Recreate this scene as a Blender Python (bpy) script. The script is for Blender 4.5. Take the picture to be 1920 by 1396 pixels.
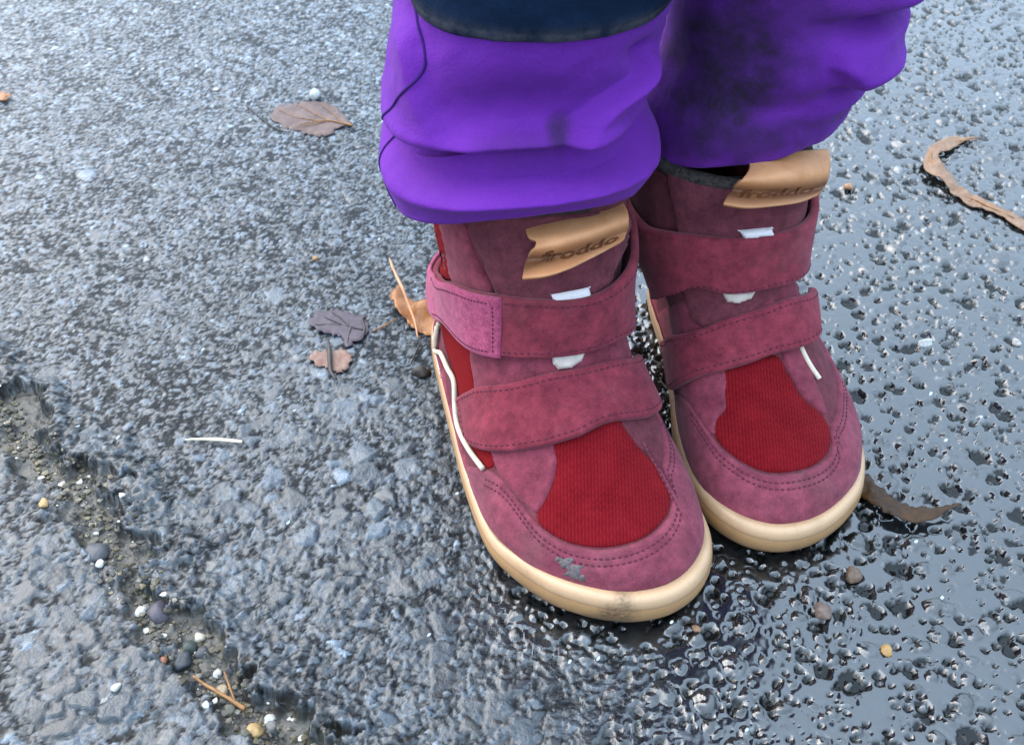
import bpy, bmesh, math, random
import numpy as np
from mathutils import Vector, geometry
for o in list(bpy.data.objects): bpy.data.objects.remove(o)
SC = bpy.context.scene
COL = SC.collection
R = math.radians
rng = np.random.default_rng(7)
random.seed(7)

# ------------------------------------------------------------------ camera, sky, sun, exposure
H, F, TH = 30.0, 1900.0, R(45)            # camera height in cm, focal length in photo pixels, pitch
cd = bpy.data.cameras.new('camera'); cam = bpy.data.objects.new('camera', cd); COL.objects.link(cam)
cam.location = (0, 0, H*.01); cam.rotation_euler = (R(90)-TH, 0, 0)
cd.sensor_width = 36.0; cd.lens = 36.0*F/1920.0; cd.clip_start = .01; cd.clip_end = 500
cd.dof.use_dof = True; cd.dof.focus_distance = .35; cd.dof.aperture_fstop = 30
SC.camera = cam
SUN_EL, SUN_AZ = R(45), R(-58)             # azimuth from +Y, clockwise
wd = bpy.data.worlds.new('World'); SC.world = wd; wd.use_nodes = True
wn, wl = wd.node_tree.nodes, wd.node_tree.links
sky = wn.new('ShaderNodeTexSky'); sky.sky_type = 'NISHITA'; sky.sun_disc = False
sky.sun_elevation = SUN_EL; sky.sun_rotation = SUN_AZ
sky.air_density = 1.0; sky.dust_density = 6.0; sky.ozone_density = 1.0
mx = wn.new('ShaderNodeMix'); mx.data_type = 'RGBA'; mx.inputs[0].default_value = .72      # an even cloud deck in front of the blue
tcw = wn.new('ShaderNodeTexCoord'); sxw = wn.new('ShaderNodeSeparateXYZ'); wl.new(tcw.outputs['Generated'], sxw.inputs[0])
mxz = wn.new('ShaderNodeMapRange'); wl.new(sxw.outputs[2], mxz.inputs[0]); mxz.inputs[3].default_value = .4; mxz.inputs[4].default_value = 1.0   # overcast: the zenith brighter than the horizon
sca = wn.new('ShaderNodeVectorMath'); sca.operation = 'SCALE'; sca.inputs[0].default_value = (7.3, 9.6, 12.2); wl.new(mxz.outputs[0], sca.inputs['Scale'])
wl.new(sca.outputs[0], mx.inputs[7]); wl.new(sky.outputs[0], mx.inputs[6])
wl.new(mx.outputs[2], wn['Background'].inputs[0]); wn['Background'].inputs[1].default_value = .12
sd = bpy.data.lights.new('sun', 'SUN'); sun = bpy.data.objects.new('sun', sd); COL.objects.link(sun)
sd.energy = .8; sd.angle = R(80); sd.color = (1, .985, .97)
sv = Vector((math.sin(SUN_AZ)*math.cos(SUN_EL), math.cos(SUN_AZ)*math.cos(SUN_EL), math.sin(SUN_EL)))
sun.rotation_euler = sv.to_track_quat('Z', 'Y').to_euler()
SC.view_settings.view_transform = 'Standard'; SC.view_settings.look = 'None'
SC.view_settings.exposure = 1.76; SC.view_settings.gamma = 1; SC.view_settings.use_curve_mapping = False
SC.render.engine = 'CYCLES'

# ------------------------------------------------------------------ helpers
def ground(px, py, z=0.0):
    """the point of the plane at height z (cm) seen at a photo pixel"""
    u, v = (px-960)/F, (py-698)/F
    Z = (H-z)/(math.sin(TH)+v*math.cos(TH))
    return np.array([u*Z, Z*(math.cos(TH)-v*math.sin(TH)), z])
def proj(P):
    P = np.asarray(P, float); s, c = math.sin(TH), math.cos(TH)
    Z = P[..., 1]*c+(H-P[..., 2])*s
    return np.stack([960+F*P[..., 0]/Z, 698+F*((H-P[..., 2])*c-P[..., 1]*s)/Z], -1)
def hash2(ix, iy, seed):
    n = (ix.astype(np.int64)*374761393+iy.astype(np.int64)*668265263+seed*1442695041) & 0xffffffff
    n = ((n ^ (n >> 13))*1274126177) & 0xffffffff
    n = ((n ^ (n >> 16))*2246822519) & 0xffffffff
    return ((n ^ (n >> 15)) & 0xffffff)/float(0xffffff)
def vnoise(x, y, seed=0):
    ix, iy = np.floor(x), np.floor(y); fx, fy = x-ix, y-iy
    fx = fx*fx*fx*(fx*(fx*6-15)+10); fy = fy*fy*fy*(fy*(fy*6-15)+10)
    a, b = hash2(ix, iy, seed), hash2(ix+1, iy, seed)
    c, d = hash2(ix, iy+1, seed), hash2(ix+1, iy+1, seed)
    return (a*(1-fx)+b*fx)*(1-fy)+(c*(1-fx)+d*fx)*fy
def fbm(x, y, seed=0, oct=4, gain=.5):
    s = 0; a = 1; t = 0
    for k in range(oct):
        s = s+a*vnoise(x*2**k+17.3*k, y*2**k-9.1*k, seed+k); t += a; a *= gain
    return s/t
def sstep(a, b, x):
    t = np.clip((x-a)/(b-a), 0, 1); return t*t*(3-2*t)
def catmull(pts, n, closed=False):
    P = np.asarray(pts, float)
    if closed: Q = np.vstack([P[-1], P, P[0], P[1]]); m = len(P)
    else: Q = np.vstack([2*P[0]-P[1], P, 2*P[-1]-P[-2]]); m = len(P)-1
    out = []
    for i in range(m):
        p0, p1, p2, p3 = Q[i:i+4]
        for k in range(16):
            t = k/16
            out.append(.5*((2*p1)+(-p0+p2)*t+(2*p0-5*p1+4*p2-p3)*t*t+(-p0+3*p1-3*p2+p3)*t**3))
    out.append(P[0] if closed else P[-1]); out = np.array(out)
    s = np.r_[0, np.cumsum(np.linalg.norm(np.diff(out, axis=0), axis=1))]
    if n is None: return out, s
    q = np.linspace(0, s[-1], n+1)[:-1] if closed else np.linspace(0, s[-1], n)
    return np.stack([np.interp(q, s, out[:, k]) for k in range(P.shape[1])], -1)
def smooth_shade(me):
    me.polygons.foreach_set('use_smooth', np.ones(len(me.polygons), bool))
def mesh(name, V, faces, mat, parent=None, attrs=None, uv=None, quads=None):
    """V in cm -> one mesh object"""
    me = bpy.data.meshes.new(name)
    V = np.asarray(V, float)*.01
    if quads is not None:
        q = np.asarray(quads, np.int32)
        me.vertices.add(len(V)); me.vertices.foreach_set('co', V.astype(np.float32).ravel())
        me.loops.add(q.size); me.loops.foreach_set('vertex_index', q.ravel())
        me.polygons.add(len(q)); me.polygons.foreach_set('loop_start', np.arange(0, q.size, q.shape[1], dtype=np.int32))
        me.update(calc_edges=True)
    else:
        me.from_pydata([tuple(v) for v in V], [], [tuple(int(i) for i in f) for f in faces]); me.update()
    for k, a in (attrs or {}).items():
        a = np.asarray(a, np.float32)
        if a.ndim == 1:
            at = me.attributes.new(k, 'FLOAT', 'POINT'); at.data.foreach_set('value', a)
        else:
            at = me.attributes.new(k, 'FLOAT_COLOR', 'POINT')
            at.data.foreach_set('color', np.c_[a[:, :3], np.ones(len(a))].astype(np.float32).ravel())
    smooth_shade(me)
    if mat: me.materials.append(mat)
    o = bpy.data.objects.new(name, me); COL.objects.link(o)
    if parent: o.parent = parent
    return o
def empty(name, loc=(0, 0, 0)):
    o = bpy.data.objects.new(name, None); COL.objects.link(o); o.location = loc; o.empty_display_size = .02
    return o
def tag(o, label=None, cat=None, group=None, kind=None):
    for k, v in (('label', label), ('category', cat), ('group', group), ('kind', kind)):
        if v: o[k] = v
    return o
def gridq(nu, nv, wrap_u=False):
    """quads of a grid indexed [v*nu+u]"""
    iu = np.arange(nu if wrap_u else nu-1); iv = np.arange(nv-1)
    U, Vv = np.meshgrid(iu, iv); U = U.ravel(); Vv = Vv.ravel(); U2 = (U+1) % nu
    return np.stack([Vv*nu+U, Vv*nu+U2, (Vv+1)*nu+U2, (Vv+1)*nu+U], -1)
def tube(P, r, n=10, flat=None, up=None):
    """closed tube round a polyline; r per point"""
    P = np.asarray(P, float); m = len(P); r = np.broadcast_to(np.asarray(r, float), (m,))
    T = np.gradient(P, axis=0); T /= np.linalg.norm(T, axis=1)[:, None]+1e-9
    U = np.array([0, 0, 1.0]) if up is None else np.asarray(up, float)
    U = np.broadcast_to(U, P.shape)
    S = np.cross(T, U); S /= np.linalg.norm(S, axis=1)[:, None]+1e-9; N = np.cross(S, T)
    a = np.arange(n)*2*math.pi/n
    fl = 1.0 if flat is None else flat
    V = P[:, None]+r[:, None, None]*(np.cos(a)[None, :, None]*S[:, None]+fl*np.sin(a)[None, :, None]*N[:, None])
    V = np.vstack([V.reshape(-1, 3), P[0], P[-1]])
    f = [tuple(q) for q in gridq(n, m, True)]
    f += [(m*n, (k+1) % n, k) for k in range(n)]+[(m*n+1, (m-1)*n+k, (m-1)*n+(k+1) % n) for k in range(n)]
    return V, f
def join(parts):
    V = []; f = []; o = 0
    for v, ff in parts:
        V.append(np.asarray(v)); f += [tuple(i+o for i in q) for q in ff]; o += len(v)
    return np.vstack(V), f

# ------------------------------------------------------------------ materials
def new_mat(name):
    m = bpy.data.materials.new(name); m.use_nodes = True
    nt = m.node_tree; return m, nt, nt.nodes['Principled BSDF']
def node(nt, t, **kw):
    n = nt.nodes.new('ShaderNode'+t)
    for k, v in kw.items():
        if k[0] == 'i' and k[1:].isdigit(): n.inputs[int(k[1:])].default_value = v
        else: setattr(n, k, v)
    return n
def ramp(nt, src, stops):
    r = node(nt, 'ValToRGB'); e = r.color_ramp.elements
    while len(e) < len(stops): e.new(.5)
    for el, (p, c) in zip(e, stops): el.position = p; el.color = (*c, 1) if len(c) == 3 else c
    nt.links.new(src, r.inputs[0]); return r
def noise(nt, scale, detail=4, rough=.5, vec=None, dist=0):
    n = node(nt, 'TexNoise'); n.inputs['Scale'].default_value = scale; n.inputs['Detail'].default_value = detail
    n.inputs['Roughness'].default_value = rough; n.inputs['Distortion'].default_value = dist
    if vec is None: vec = node(nt, 'TexCoord').outputs['Object']
    nt.links.new(vec, n.inputs['Vector']); return n
def bump(nt, bs, src, strength, dist=.001, prev=None):
    b = node(nt, 'Bump'); b.inputs['Strength'].default_value = strength; b.inputs['Distance'].default_value = dist
    nt.links.new(src, b.inputs['Height'])
    if prev: nt.links.new(prev.outputs[0], b.inputs['Normal'])
    nt.links.new(b.outputs[0], bs.inputs['Normal']); return b
def mixc(nt, fac, a, b, mode='MIX'):
    m = node(nt, 'Mix', data_type='RGBA', blend_type=mode)
    for s, i in ((fac, 0), (a, 6), (b, 7)):
        if hasattr(s, 'is_output'): nt.links.new(s, m.inputs[i])
        else: m.inputs[i].default_value = s if i == 0 else (*s, 1)
    return m.outputs[2]
def suede(name, c0, c1, sheen=.35, mud=0.0, scale=90):
    m, nt, b = new_mat(name)
    n1 = noise(nt, scale, 5, .6); n2 = noise(nt, 2600, 3, .6); n3 = noise(nt, 38, 4, .6)
    r = ramp(nt, n1.outputs[0], [(.32, c0), (.68, c1)])
    c = mixc(nt, .35, r.outputs[0], ramp(nt, n2.outputs[0], [(.3, [k*.6 for k in c0]), (.7, [min(1, k*1.25) for k in c1])]).outputs[0])
    n4 = noise(nt, scale*2.8, 5, .7); c = mixc(nt, .85, c, ramp(nt, n4.outputs[0], [(.30, (.62,)*3), (.5, (1,)*3), (.72, (1.45, 1.4, 1.4))]).outputs[0], 'MULTIPLY')
    if mud:
        c = mixc(nt, ramp(nt, n3.outputs[0], [(.56, (0, 0, 0)), (.75, (mud,)*3)]).outputs[0], c, (.12, .085, .075))
    nt.links.new(c, b.inputs['Base Color']); b.inputs['Roughness'].default_value = .88
    b.inputs['Specular IOR Level'].default_value = .12
    b.inputs['Sheen Weight'].default_value = sheen*.35; b.inputs['Sheen Roughness'].default_value = .5
    b.inputs['Sheen Tint'].default_value = (1, .7, .8, 1)
    q = bump(nt, b, n2.outputs[0], .35, .0004); bump(nt, b, n1.outputs[0], .3, .001, q)
    return m
def plain(name, c, rough=.6, var=.2, scale=150, bs=.2, spec=.4, bd=.0005):
    m, nt, b = new_mat(name)
    n = noise(nt, scale, 5, .6)
    r = ramp(nt, n.outputs[0], [(.3, [k*(1-var) for k in c]), (.7, [min(1, k*(1+var)) for k in c])])
    nt.links.new(r.outputs[0], b.inputs['Base Color']); b.inputs['Roughness'].default_value = rough
    b.inputs['Specular IOR Level'].default_value = spec
    if bs: bump(nt, b, n.outputs[0], bs, bd)
    return m
def knit(name):
    m, nt, b = new_mat(name)
    tc = node(nt, 'TexCoord').outputs['Object']; sx = node(nt, 'SeparateXYZ'); nt.links.new(tc, sx.inputs[0])
    def mth(op, a, bb=None):
        n = node(nt, 'Math', operation=op)
        for i, s in enumerate((a, bb)):
            if s is None: continue
            if hasattr(s, 'is_output'): nt.links.new(s, n.inputs[i])
            else: n.inputs[i].default_value = s
        return n.outputs[0]
    x = mth('MULTIPLY', sx.outputs[0], 5600.0)                       # columns about 1.1 mm apart
    yz = mth('SUBTRACT', sx.outputs[1], mth('MULTIPLY', sx.outputs[2], .75))
    y = mth('MULTIPLY', yz, 4600.0)
    cx = mth('SINE', x)
    sy = mth('SINE', mth('ADD', y, mth('MULTIPLY', mth('SINE', mth('MULTIPLY', x, .5)), 1.57)))
    h = mth('MULTIPLY', mth('ADD', mth('MULTIPLY', cx, .5), .5), mth('ADD', mth('MULTIPLY', sy, .38), .62))
    n1 = noise(nt, 120, 4, .6); n2 = noise(nt, 3000, 2)
    c = ramp(nt, h, [(0, (.075, .0015, .0035)), (.22, (.145, .0030, .0065)), (1, (.19, .0060, .0100))]).outputs[0]
    c = mixc(nt, .35, c, ramp(nt, n1.outputs[0], [(.3, (.09, .002, .005)), (.7, (.22, .010, .016))]).outputs[0])
    nt.links.new(c, b.inputs['Base Color']); b.inputs['Roughness'].default_value = .9
    b.inputs['Sheen Weight'].default_value = .04; b.inputs['Specular IOR Level'].default_value = .06
    q = bump(nt, b, h, .55, .0005); bump(nt, b, n2.outputs[0], .3, .0004, q)
    return m

M = {}
M['suede'] = suede('mauve_suede', (0.1091, 0.01697, 0.02929), (0.203, 0.03899, 0.06012))
M['strap'] = suede('strap_suede', (0.111, 0.01367, 0.02504), (0.2096, 0.03001, 0.04537), mud=.2)
M['rand'] = suede('toe_suede', (0.1248, 0.02306, 0.0394), (0.2227, 0.04883, 0.07158), mud=.25)
M['shaft'] = suede('shaft_nubuck', (0.07069, 0.01564, 0.02345), (0.1429, 0.0349, 0.04607), .2)
M['fuzzy'] = suede('brushed_suede', (0.1647, 0.02138, 0.05892), (0.3896, 0.07217, 0.1434), .5, scale=400)
M['red'] = plain('red_felt', (0.1512, 0.00432, 0.00648), .9, .35, 1500, .5, .1)
M['knit'] = knit('red_knit')
M['thread'] = plain('dark_thread', (0.0936, 0.01872, 0.036), .8, .4, 900, 0, .2)
M['cream'] = plain('cream_piping', (0.5638, 0.4666, 0.3596), .55, .12, 300, .15)
M['white'] = plain('white_webbing', (0.6026, 0.554, 0.554), .7, .06, 800, .2)
M['pearl'] = plain('pale_tab', (0.4471, 0.3694, 0.3208), .4, .15, 300, .2)
M['dark'] = plain('dark_lining', (0.01584, 0.00864, 0.01152), .95, .4, 900, .4, .1)
M['fleece'] = plain('grey_fleece', (0.0518, 0.0437, 0.0405), .95, .5, 700, 1.0, .1, .002)
M['letter'] = plain('embossed_letter', (0.1152, 0.036, 0.01008), .7, .2, 800, 0, .3)

def sole_mat():
    m, nt, b = new_mat('gum_rubber')
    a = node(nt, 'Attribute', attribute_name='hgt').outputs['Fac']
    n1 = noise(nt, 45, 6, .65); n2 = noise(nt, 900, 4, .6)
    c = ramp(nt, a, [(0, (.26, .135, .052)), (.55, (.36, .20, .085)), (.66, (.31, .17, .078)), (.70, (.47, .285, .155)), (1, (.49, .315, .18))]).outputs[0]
    c = mixc(nt, ramp(nt, n1.outputs[0], [(.50, (0, 0, 0)), (.80, (.55,)*3)]).outputs[0], c, (.187, .10, .043))
    c = mixc(nt, ramp(nt, n2.outputs[0], [(.60, (0, 0, 0)), (.8, (.45,)*3)]).outputs[0], c, (0.1512, 0.0864, 0.0432))
    d = node(nt, 'Attribute', attribute_name='mud').outputs['Fac']
    c = mixc(nt, mixc(nt, 1.0, d, ramp(nt, n2.outputs[0], [(.3, (.35,)*3), (.6, (1,)*3)]).outputs[0], 'MULTIPLY'), c, (.085, .05, .026))
    nt.links.new(c, b.inputs['Base Color']); b.inputs['Roughness'].default_value = .42
    bump(nt, b, n2.outputs[0], .12, .0006); return m
M['sole'] = sole_mat()

def leather_mat():
    m, nt, b = new_mat('tan_leather')
    a = node(nt, 'Attribute', attribute_name='brown_mask').outputs['Fac']
    n1 = noise(nt, 120, 5, .65); n2 = noise(nt, 2500, 3, .6)
    c = ramp(nt, n1.outputs[0], [(.3, (.45, .19, .075)), (.7, (.58, .275, .122))]).outputs[0]
    w = mixc(nt, 1.0, a, ramp(nt, n1.outputs[0], [(.2, (.6,)*3), (.7, (1,)*3)]).outputs[0], 'MULTIPLY')
    c = mixc(nt, w, c, (0.0972, 0.03024, 0.0072))
    nt.links.new(c, b.inputs['Base Color']); b.inputs['Roughness'].default_value = .62
    q = bump(nt, b, n2.outputs[0], .15, .0004); bump(nt, b, n1.outputs[0], .25, .001, q); return m
M['leather'] = leather_mat()

def cloth_mat():
    m, nt, b = new_mat('purple_softshell')
    n1 = noise(nt, 25, 5, .6); n2 = noise(nt, 1600, 3, .6); n3 = noise(nt, 300, 5, .7)
    c = ramp(nt, n1.outputs[0], [(.3, (0.104, 0.0135, 0.225)), (.7, (0.142, 0.021, 0.28))]).outputs[0]
    c = mixc(nt, .25, c, ramp(nt, n2.outputs[0], [(.3, (0.0504, 0.00648, 0.1512)), (.7, (0.126, 0.0252, 0.3096))]).outputs[0])
    d = node(nt, 'Attribute', attribute_name='mud').outputs['Fac']  # mud; on the far leg also shade painted into the cloth
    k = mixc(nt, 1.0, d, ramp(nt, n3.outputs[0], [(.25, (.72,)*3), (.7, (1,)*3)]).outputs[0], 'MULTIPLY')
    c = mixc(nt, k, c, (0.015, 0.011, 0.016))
    nt.links.new(c, b.inputs['Base Color']); b.inputs['Roughness'].default_value = .75
    b.inputs['Specular IOR Level'].default_value = .12
    b.inputs['Sheen Weight'].default_value = .08; b.inputs['Sheen Tint'].default_value = (.7, .5, 1, 1)
    q = bump(nt, b, n2.outputs[0], .4, .0005); bump(nt, b, noise(nt, 110, 5, .6).outputs[0], .35, .002, q); return m
M['cloth'] = cloth_mat()
def patch_mat():
    m, nt, b = new_mat('navy_canvas')
    n1 = noise(nt, 130, 6, .7); n2 = noise(nt, 1800, 3, .6); b.inputs['Specular IOR Level'].default_value = .12
    c = ramp(nt, n1.outputs[0], [(.3, (.0012, .0065, .020)), (.6, (.002, .0115, .034)), (.85, (.010, .026, .055))]).outputs[0]
    e = node(nt, 'Attribute', attribute_name='mud').outputs['Fac']
    k = mixc(nt, 1.0, e, ramp(nt, n1.outputs[0], [(.35, (.1,)*3), (.65, (1,)*3)]).outputs[0], 'MULTIPLY')
    c = mixc(nt, k, c, (0.0612, 0.0576, 0.0612))
    nt.links.new(c, b.inputs['Base Color']); b.inputs['Roughness'].default_value = .8
    bump(nt, b, n2.outputs[0], .4, .0006); return m
M['patch'] = patch_mat()
M['seam'] = plain('seam_cloth', (0.0288, 0.00504, 0.1008), .8, .2, 900, .2, .2)

# ------------------------------------------------------------------ ground: worn wet asphalt with a dirt-filled crack
CRK = np.array([ground(x, y)[:2] for x, y in [(-420, 520), (-200, 640), (-60, 715), (10, 770), (60, 835), (120, 890), (175, 960),
        (220, 1040), (265, 1115), (330, 1190), (395, 1260), (465, 1330), (560, 1405), (660, 1480), (800, 1600)]])
CRK = catmull(CRK, 160)
def crack_field(x, y):
    """signed distance (cm, + on the boots' side) to the crack's centre line"""
    d = np.full(x.shape, 99.0); s = np.zeros(x.shape)
    for i in range(len(CRK)-1):
        a, b = CRK[i], CRK[i+1]; ab = b-a; L = ab@ab
        t = np.clip(((x-a[0])*ab[0]+(y-a[1])*ab[1])/L, 0, 1)
        qx, qy = x-a[0]-t*ab[0], y-a[1]-t*ab[1]
        dd = np.hypot(qx, qy); cr = ab[0]*qy-ab[1]*qx
        m = dd < d; d = np.where(m, dd, d); s = np.where(m, np.sign(cr), s)
    return d*s
def voronoi(x, y, c, seed):
    gx, gy = x/c, y/c; ix, iy = np.floor(gx), np.floor(gy)
    d1 = np.full(x.shape, 9.0); d2 = d1.copy(); sx = np.zeros(x.shape); sy = sx.copy(); bi = sx.copy(); bj = sx.copy()
    for i in (-1, 0, 1):
        for j in (-1, 0, 1):
            cx, cy = ix+i, iy+j
            qx = cx+.08+.84*hash2(cx, cy, seed); qy = cy+.08+.84*hash2(cx, cy, seed+1)
            d = np.hypot(gx-qx, gy-qy)-.22*(hash2(cx, cy, seed+2)-.5)
            n = d < d1
            d2 = np.where(n, d1, np.minimum(d2, d)); d1 = np.where(n, d, d1)
            sx = np.where(n, gx-qx, sx); sy = np.where(n, gy-qy, sy); bi = np.where(n, cx, bi); bj = np.where(n, cy, bj)
    return d1, d2, sx, sy, bi, bj
def terrain(x, y):
    """height (cm) and stone colours of the asphalt at ground points"""
    wx = x+.16*(fbm(x*2.2, y*2.2, 11, 3)-.5)*2; wy = y+.16*(fbm(x*2.2, y*2.2, 21, 3)-.5)*2
    cf = crack_field(x, y)
    cj = cf+1.0*(fbm(x*.8, y*.8, 5, 2)-.5)*2+.4*(fbm(x*2.6, y*2.6, 6, 2)-.5)*2
    _, _, _, _, ci, ck = voronoi(wx, wy, .55, 900); _, _, _, _, di, dk = voronoi(wx, wy, .30, 910)
    cj = cj+.55*(hash2(ci, ck, 905)-.5)+.30*(hash2(di, dk, 915)-.5)           # the edges break along the stones
    wide = .75+.5*fbm(x*.25, y*.25, 8, 2)
    trough = 1-sstep(wide*.50, wide*1.12, np.abs(cj))
    # the wet side
    wetn = fbm(x*.16, y*.16, 31, 3)
    wet = sstep(-1.6, 4.2, (x-2.2)*.95-(y-30)*.06+(wetn-.5)*10)
    H0 = np.zeros(x.shape); E0 = H0.copy(); T = np.zeros(x.shape+(3,))
    big = sstep(.40, .72, fbm(x*.12, y*.12, 41, 2)+.30*sstep(0, -2, cf)*sstep(34, 22, y))
    near = sstep(34, 17, y+(fbm(x*.15, y*.15, 47, 2)-.5)*10)
    wx = wx+.05*(fbm(x*7, y*7, 12, 2)-.5)*2; wy = wy+.05*(fbm(x*7, y*7, 22, 2)-.5)*2
    for c, seed, lo, hi, keep in ((.86, 100, .05, .20, .3), (.47, 200, .03, .16, .40), (.29, 300, .03, .14, .80), (.18, 400, .03, .10, .95), (.11, 450, .01, .05, .9)):
        d1, d2, sx, sy, bi, bj = voronoi(wx, wy, c, seed)
        h1, h2, h3, h4 = (hash2(bi, bj, seed+k) for k in (5, 6, 7, 8))
        e = np.clip((d2-d1)/(.20+.25*h2), 0, 1); pr = 1-(1-e)**2.2
        kp = keep*(1-.50*wet)
        if c > .8: kp = (.02*near+.42*big*(.05+.95*near))*(1-wet)
        kp = kp*{.47: near, .29: .35+.65*near}.get(c, 1.0)
        on = h4 < kp
        pl = 1+1.5*(h2-.5)*sx+1.5*(h3-.5)*sy
        # broken faces: a second plane cuts every stone
        an = h1*40; cut = .75+.9*((np.cos(an)*sx+np.sin(an)*sy)+.15*h3)
        h = np.where(on, pr*(lo+(hi-lo)*h1)*np.minimum(pl, cut+.35), 0)
        up = h > H0; H0 = np.maximum(H0, h); E0 = np.where(up, pr, E0)
        a = hash2(bi, bj, seed+9); b2 = hash2(bi, bj, seed+10)
        v = .026+.135*a**1.8+np.where(b2 > .94, .05, 0)+np.where(b2 > .992, .16, 0)
        k = hash2(bi, bj, seed+11)
        col = np.stack([v*(.80+.30*(k > .88)), v*(.99+.05*(k > .88)), v*(1.16-.20*(k > .88))], -1)
        T = np.where(up[..., None], col, T)
    base = np.array([.013, .015, .017])
    mat = .022+.040*fbm(x*.8, y*.8, 55, 3)+.02*fbm(x*6, y*6, 56, 2)       # binder between the stones
    m = sstep(.05, .5, E0)*sstep(-.02, .02, H0-mat)
    T = base*(1-m[..., None])+T*m[..., None]
    hh = .012*np.logaddexp(H0/.012, mat/.012)
    hh = (.60+.45*near)*hh*(1+.18*(fbm(x*5, y*5, 51, 2)-.5))+.014*(fbm(x*9, y*9, 61, 2)-.5)
    # the wet side: rounded stones standing out of a water film that climbs a little and dips round them
    PT = np.zeros(x.shape); SW = np.zeros(x.shape); DS = np.full(x.shape, 9.0); CW = np.zeros(x.shape+(3,)); vx = x+.10*(fbm(x*2.6, y*2.6, 13, 2)-.5)*2; vy = y+.10*(fbm(x*2.6, y*2.6, 23, 2)-.5)*2
    for c, seed, keep, hi in ((1.05, 500, .36, .20), (.66, 600, .50, .15), (.40, 700, .42, .10), (.24, 800, .25, .05)):
        d1, d2, sx, sy, bi, bj = voronoi(vx, vy, c, seed)
        h1, h2, h3, h4 = (hash2(bi, bj, seed+k) for k in (5, 6, 7, 8))
        pit = hash2(bi, bj, seed+12) < .48; an = h2*6.283; ec = .65+.5*h3; px = np.cos(an)*sx+np.sin(an)*sy; py = (-np.sin(an)*sx+np.cos(an)*sy)/ec
        r = .24+.17*h1; q = np.hypot(px, py)/r; q = q+.22*(fbm(x*4, y*4, seed, 2)-.5)
        on = h4 < keep
        dome = np.where(on, hi*(.35+.65*h3)*np.clip(1-q**2.6, 0, 1)**.7*(1+.5*(h1-.5)*sx/r), 0)
        hole = np.where(on & pit, -(.09+.10*h3)*np.clip(1-q**5, 0, 1)**.6+.07*np.clip(1-(q/.55)**2, 0, 1)*h1, 0); PT = np.minimum(PT, hole)
        dome = np.where(pit, 0, dome)
        DS = np.where(on, np.minimum(DS, np.abs(q-1.05)*r*c), DS)
        up = dome > SW; SW = np.maximum(SW, dome)
        v = .018+.05*hash2(bi, bj, seed+9)**2+np.where(hash2(bi, bj, seed+10) > .95, .16, 0)
        k = hash2(bi, bj, seed+11); col = np.stack([v*(.92+.3*(k > .85)), v*(1+.02*(k > .85)), v*(1.06-.2*(k > .85))], -1); CW = np.where(up[..., None], col, CW)
    film = .115+.030*(fbm(x*.6, y*.6, 71, 2)-.5)+.016*(fbm(x*1.9, y*1.9, 72, 2)-.5)+.010*(fbm(x*6, y*6, 73, 2)-.5)
    film = film+.005*(fbm(x*13, y*13, 75, 2)-.5)
    film = film-.045*np.exp(-(DS/.045)**2)
    hwet = film+SW+np.where(SW > .01, 0, PT)+.010*(fbm(x*9, y*9, 74, 2)-.5)*(SW > .01)
    hw = hh*1.15*(1-wet)+hwet*wet
    pin = sstep(-.01, -.05, PT)*(SW < .01)
    st = np.maximum(sstep(.005, .03, SW), pin)
    CW = CW*(1-pin[..., None])+np.array([.012, .014, .013])*pin[..., None]
    TW = np.array([.016, .018, .020])*(1-st[..., None])+CW*st[..., None]
    T = T*(1-wet[..., None])+TW*wet[..., None]
    under = (1-st)*wet
    # slow undulation, settled dirt in the crack
    und = .35*(fbm(x*.07, y*.07, 91, 2)-.5)
    lip = .24*np.exp(-((cj-wide*1.25)/.7)**2)-.05*np.exp(-((cj+wide*1.3)/.6)**2)
    dirt = .16*fbm(x*1.6, y*1.6, 95, 4)+.06*np.clip(fbm(x*8, y*8, 99, 2)-.45, 0, 1)*2+.05*fbm(x*5, y*5, 96, 2)
    hc = -.44+dirt+.10*sstep(.0, 1, np.abs(cj)/wide)
    z = hw+lip
    z = z*(1-trough)+hc*trough
    # the dark cut under the crack's far lip
    cut = np.exp(-((cj-wide*.62)/.22)**2)*sstep(.25, .6, fbm(x*.5, y*.5, 97, 2))
    z = z-.20*cut
    dc = np.stack([.012+.085*fbm(x*4, y*4, 121, 3)**1.3, .010+.071*fbm(x*4, y*4, 121, 3)**1.3, .008+.050*fbm(x*4, y*4, 121, 3)**1.3], -1)
    mo = sstep(.55, .7, fbm(x*1.1, y*1.1, 131, 3))[..., None]
    dc = dc*(1-.55*mo)+np.array([.012, .016, .007])*.55*mo
    tr = sstep(.2, .9, trough+.35*(fbm(x*2, y*2, 141, 3)-.5)*(trough > .02))[..., None]
    soil = (.35*sstep(2.8, .8, np.abs(cj))*fbm(x*1.5, y*1.5, 151, 3))[..., None]
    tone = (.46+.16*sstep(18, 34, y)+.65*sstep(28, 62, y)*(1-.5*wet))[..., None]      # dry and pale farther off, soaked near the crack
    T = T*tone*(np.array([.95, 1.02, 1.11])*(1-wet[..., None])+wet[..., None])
    T = T*(1-soil)+dc*soil
    T = T*(1-tr)+dc*tr
    t1 = tr[..., 0]
    rough = (.34+.16*(fbm(x*2, y*2, 161, 2)-.5))*(1-wet)+.12*wet
    rough = rough*(1-under)+.19*under
    rough = rough*(1-t1)+.6*t1
    film_w = np.clip(wet, 0, 1)*(1-t1)
    film_w = np.maximum(film_w*.75, under)
    binder = np.maximum((1-m)*(1-wet), .9*pin*wet)*(1-t1)
    return z+und, T, rough, film_w, binder
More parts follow.
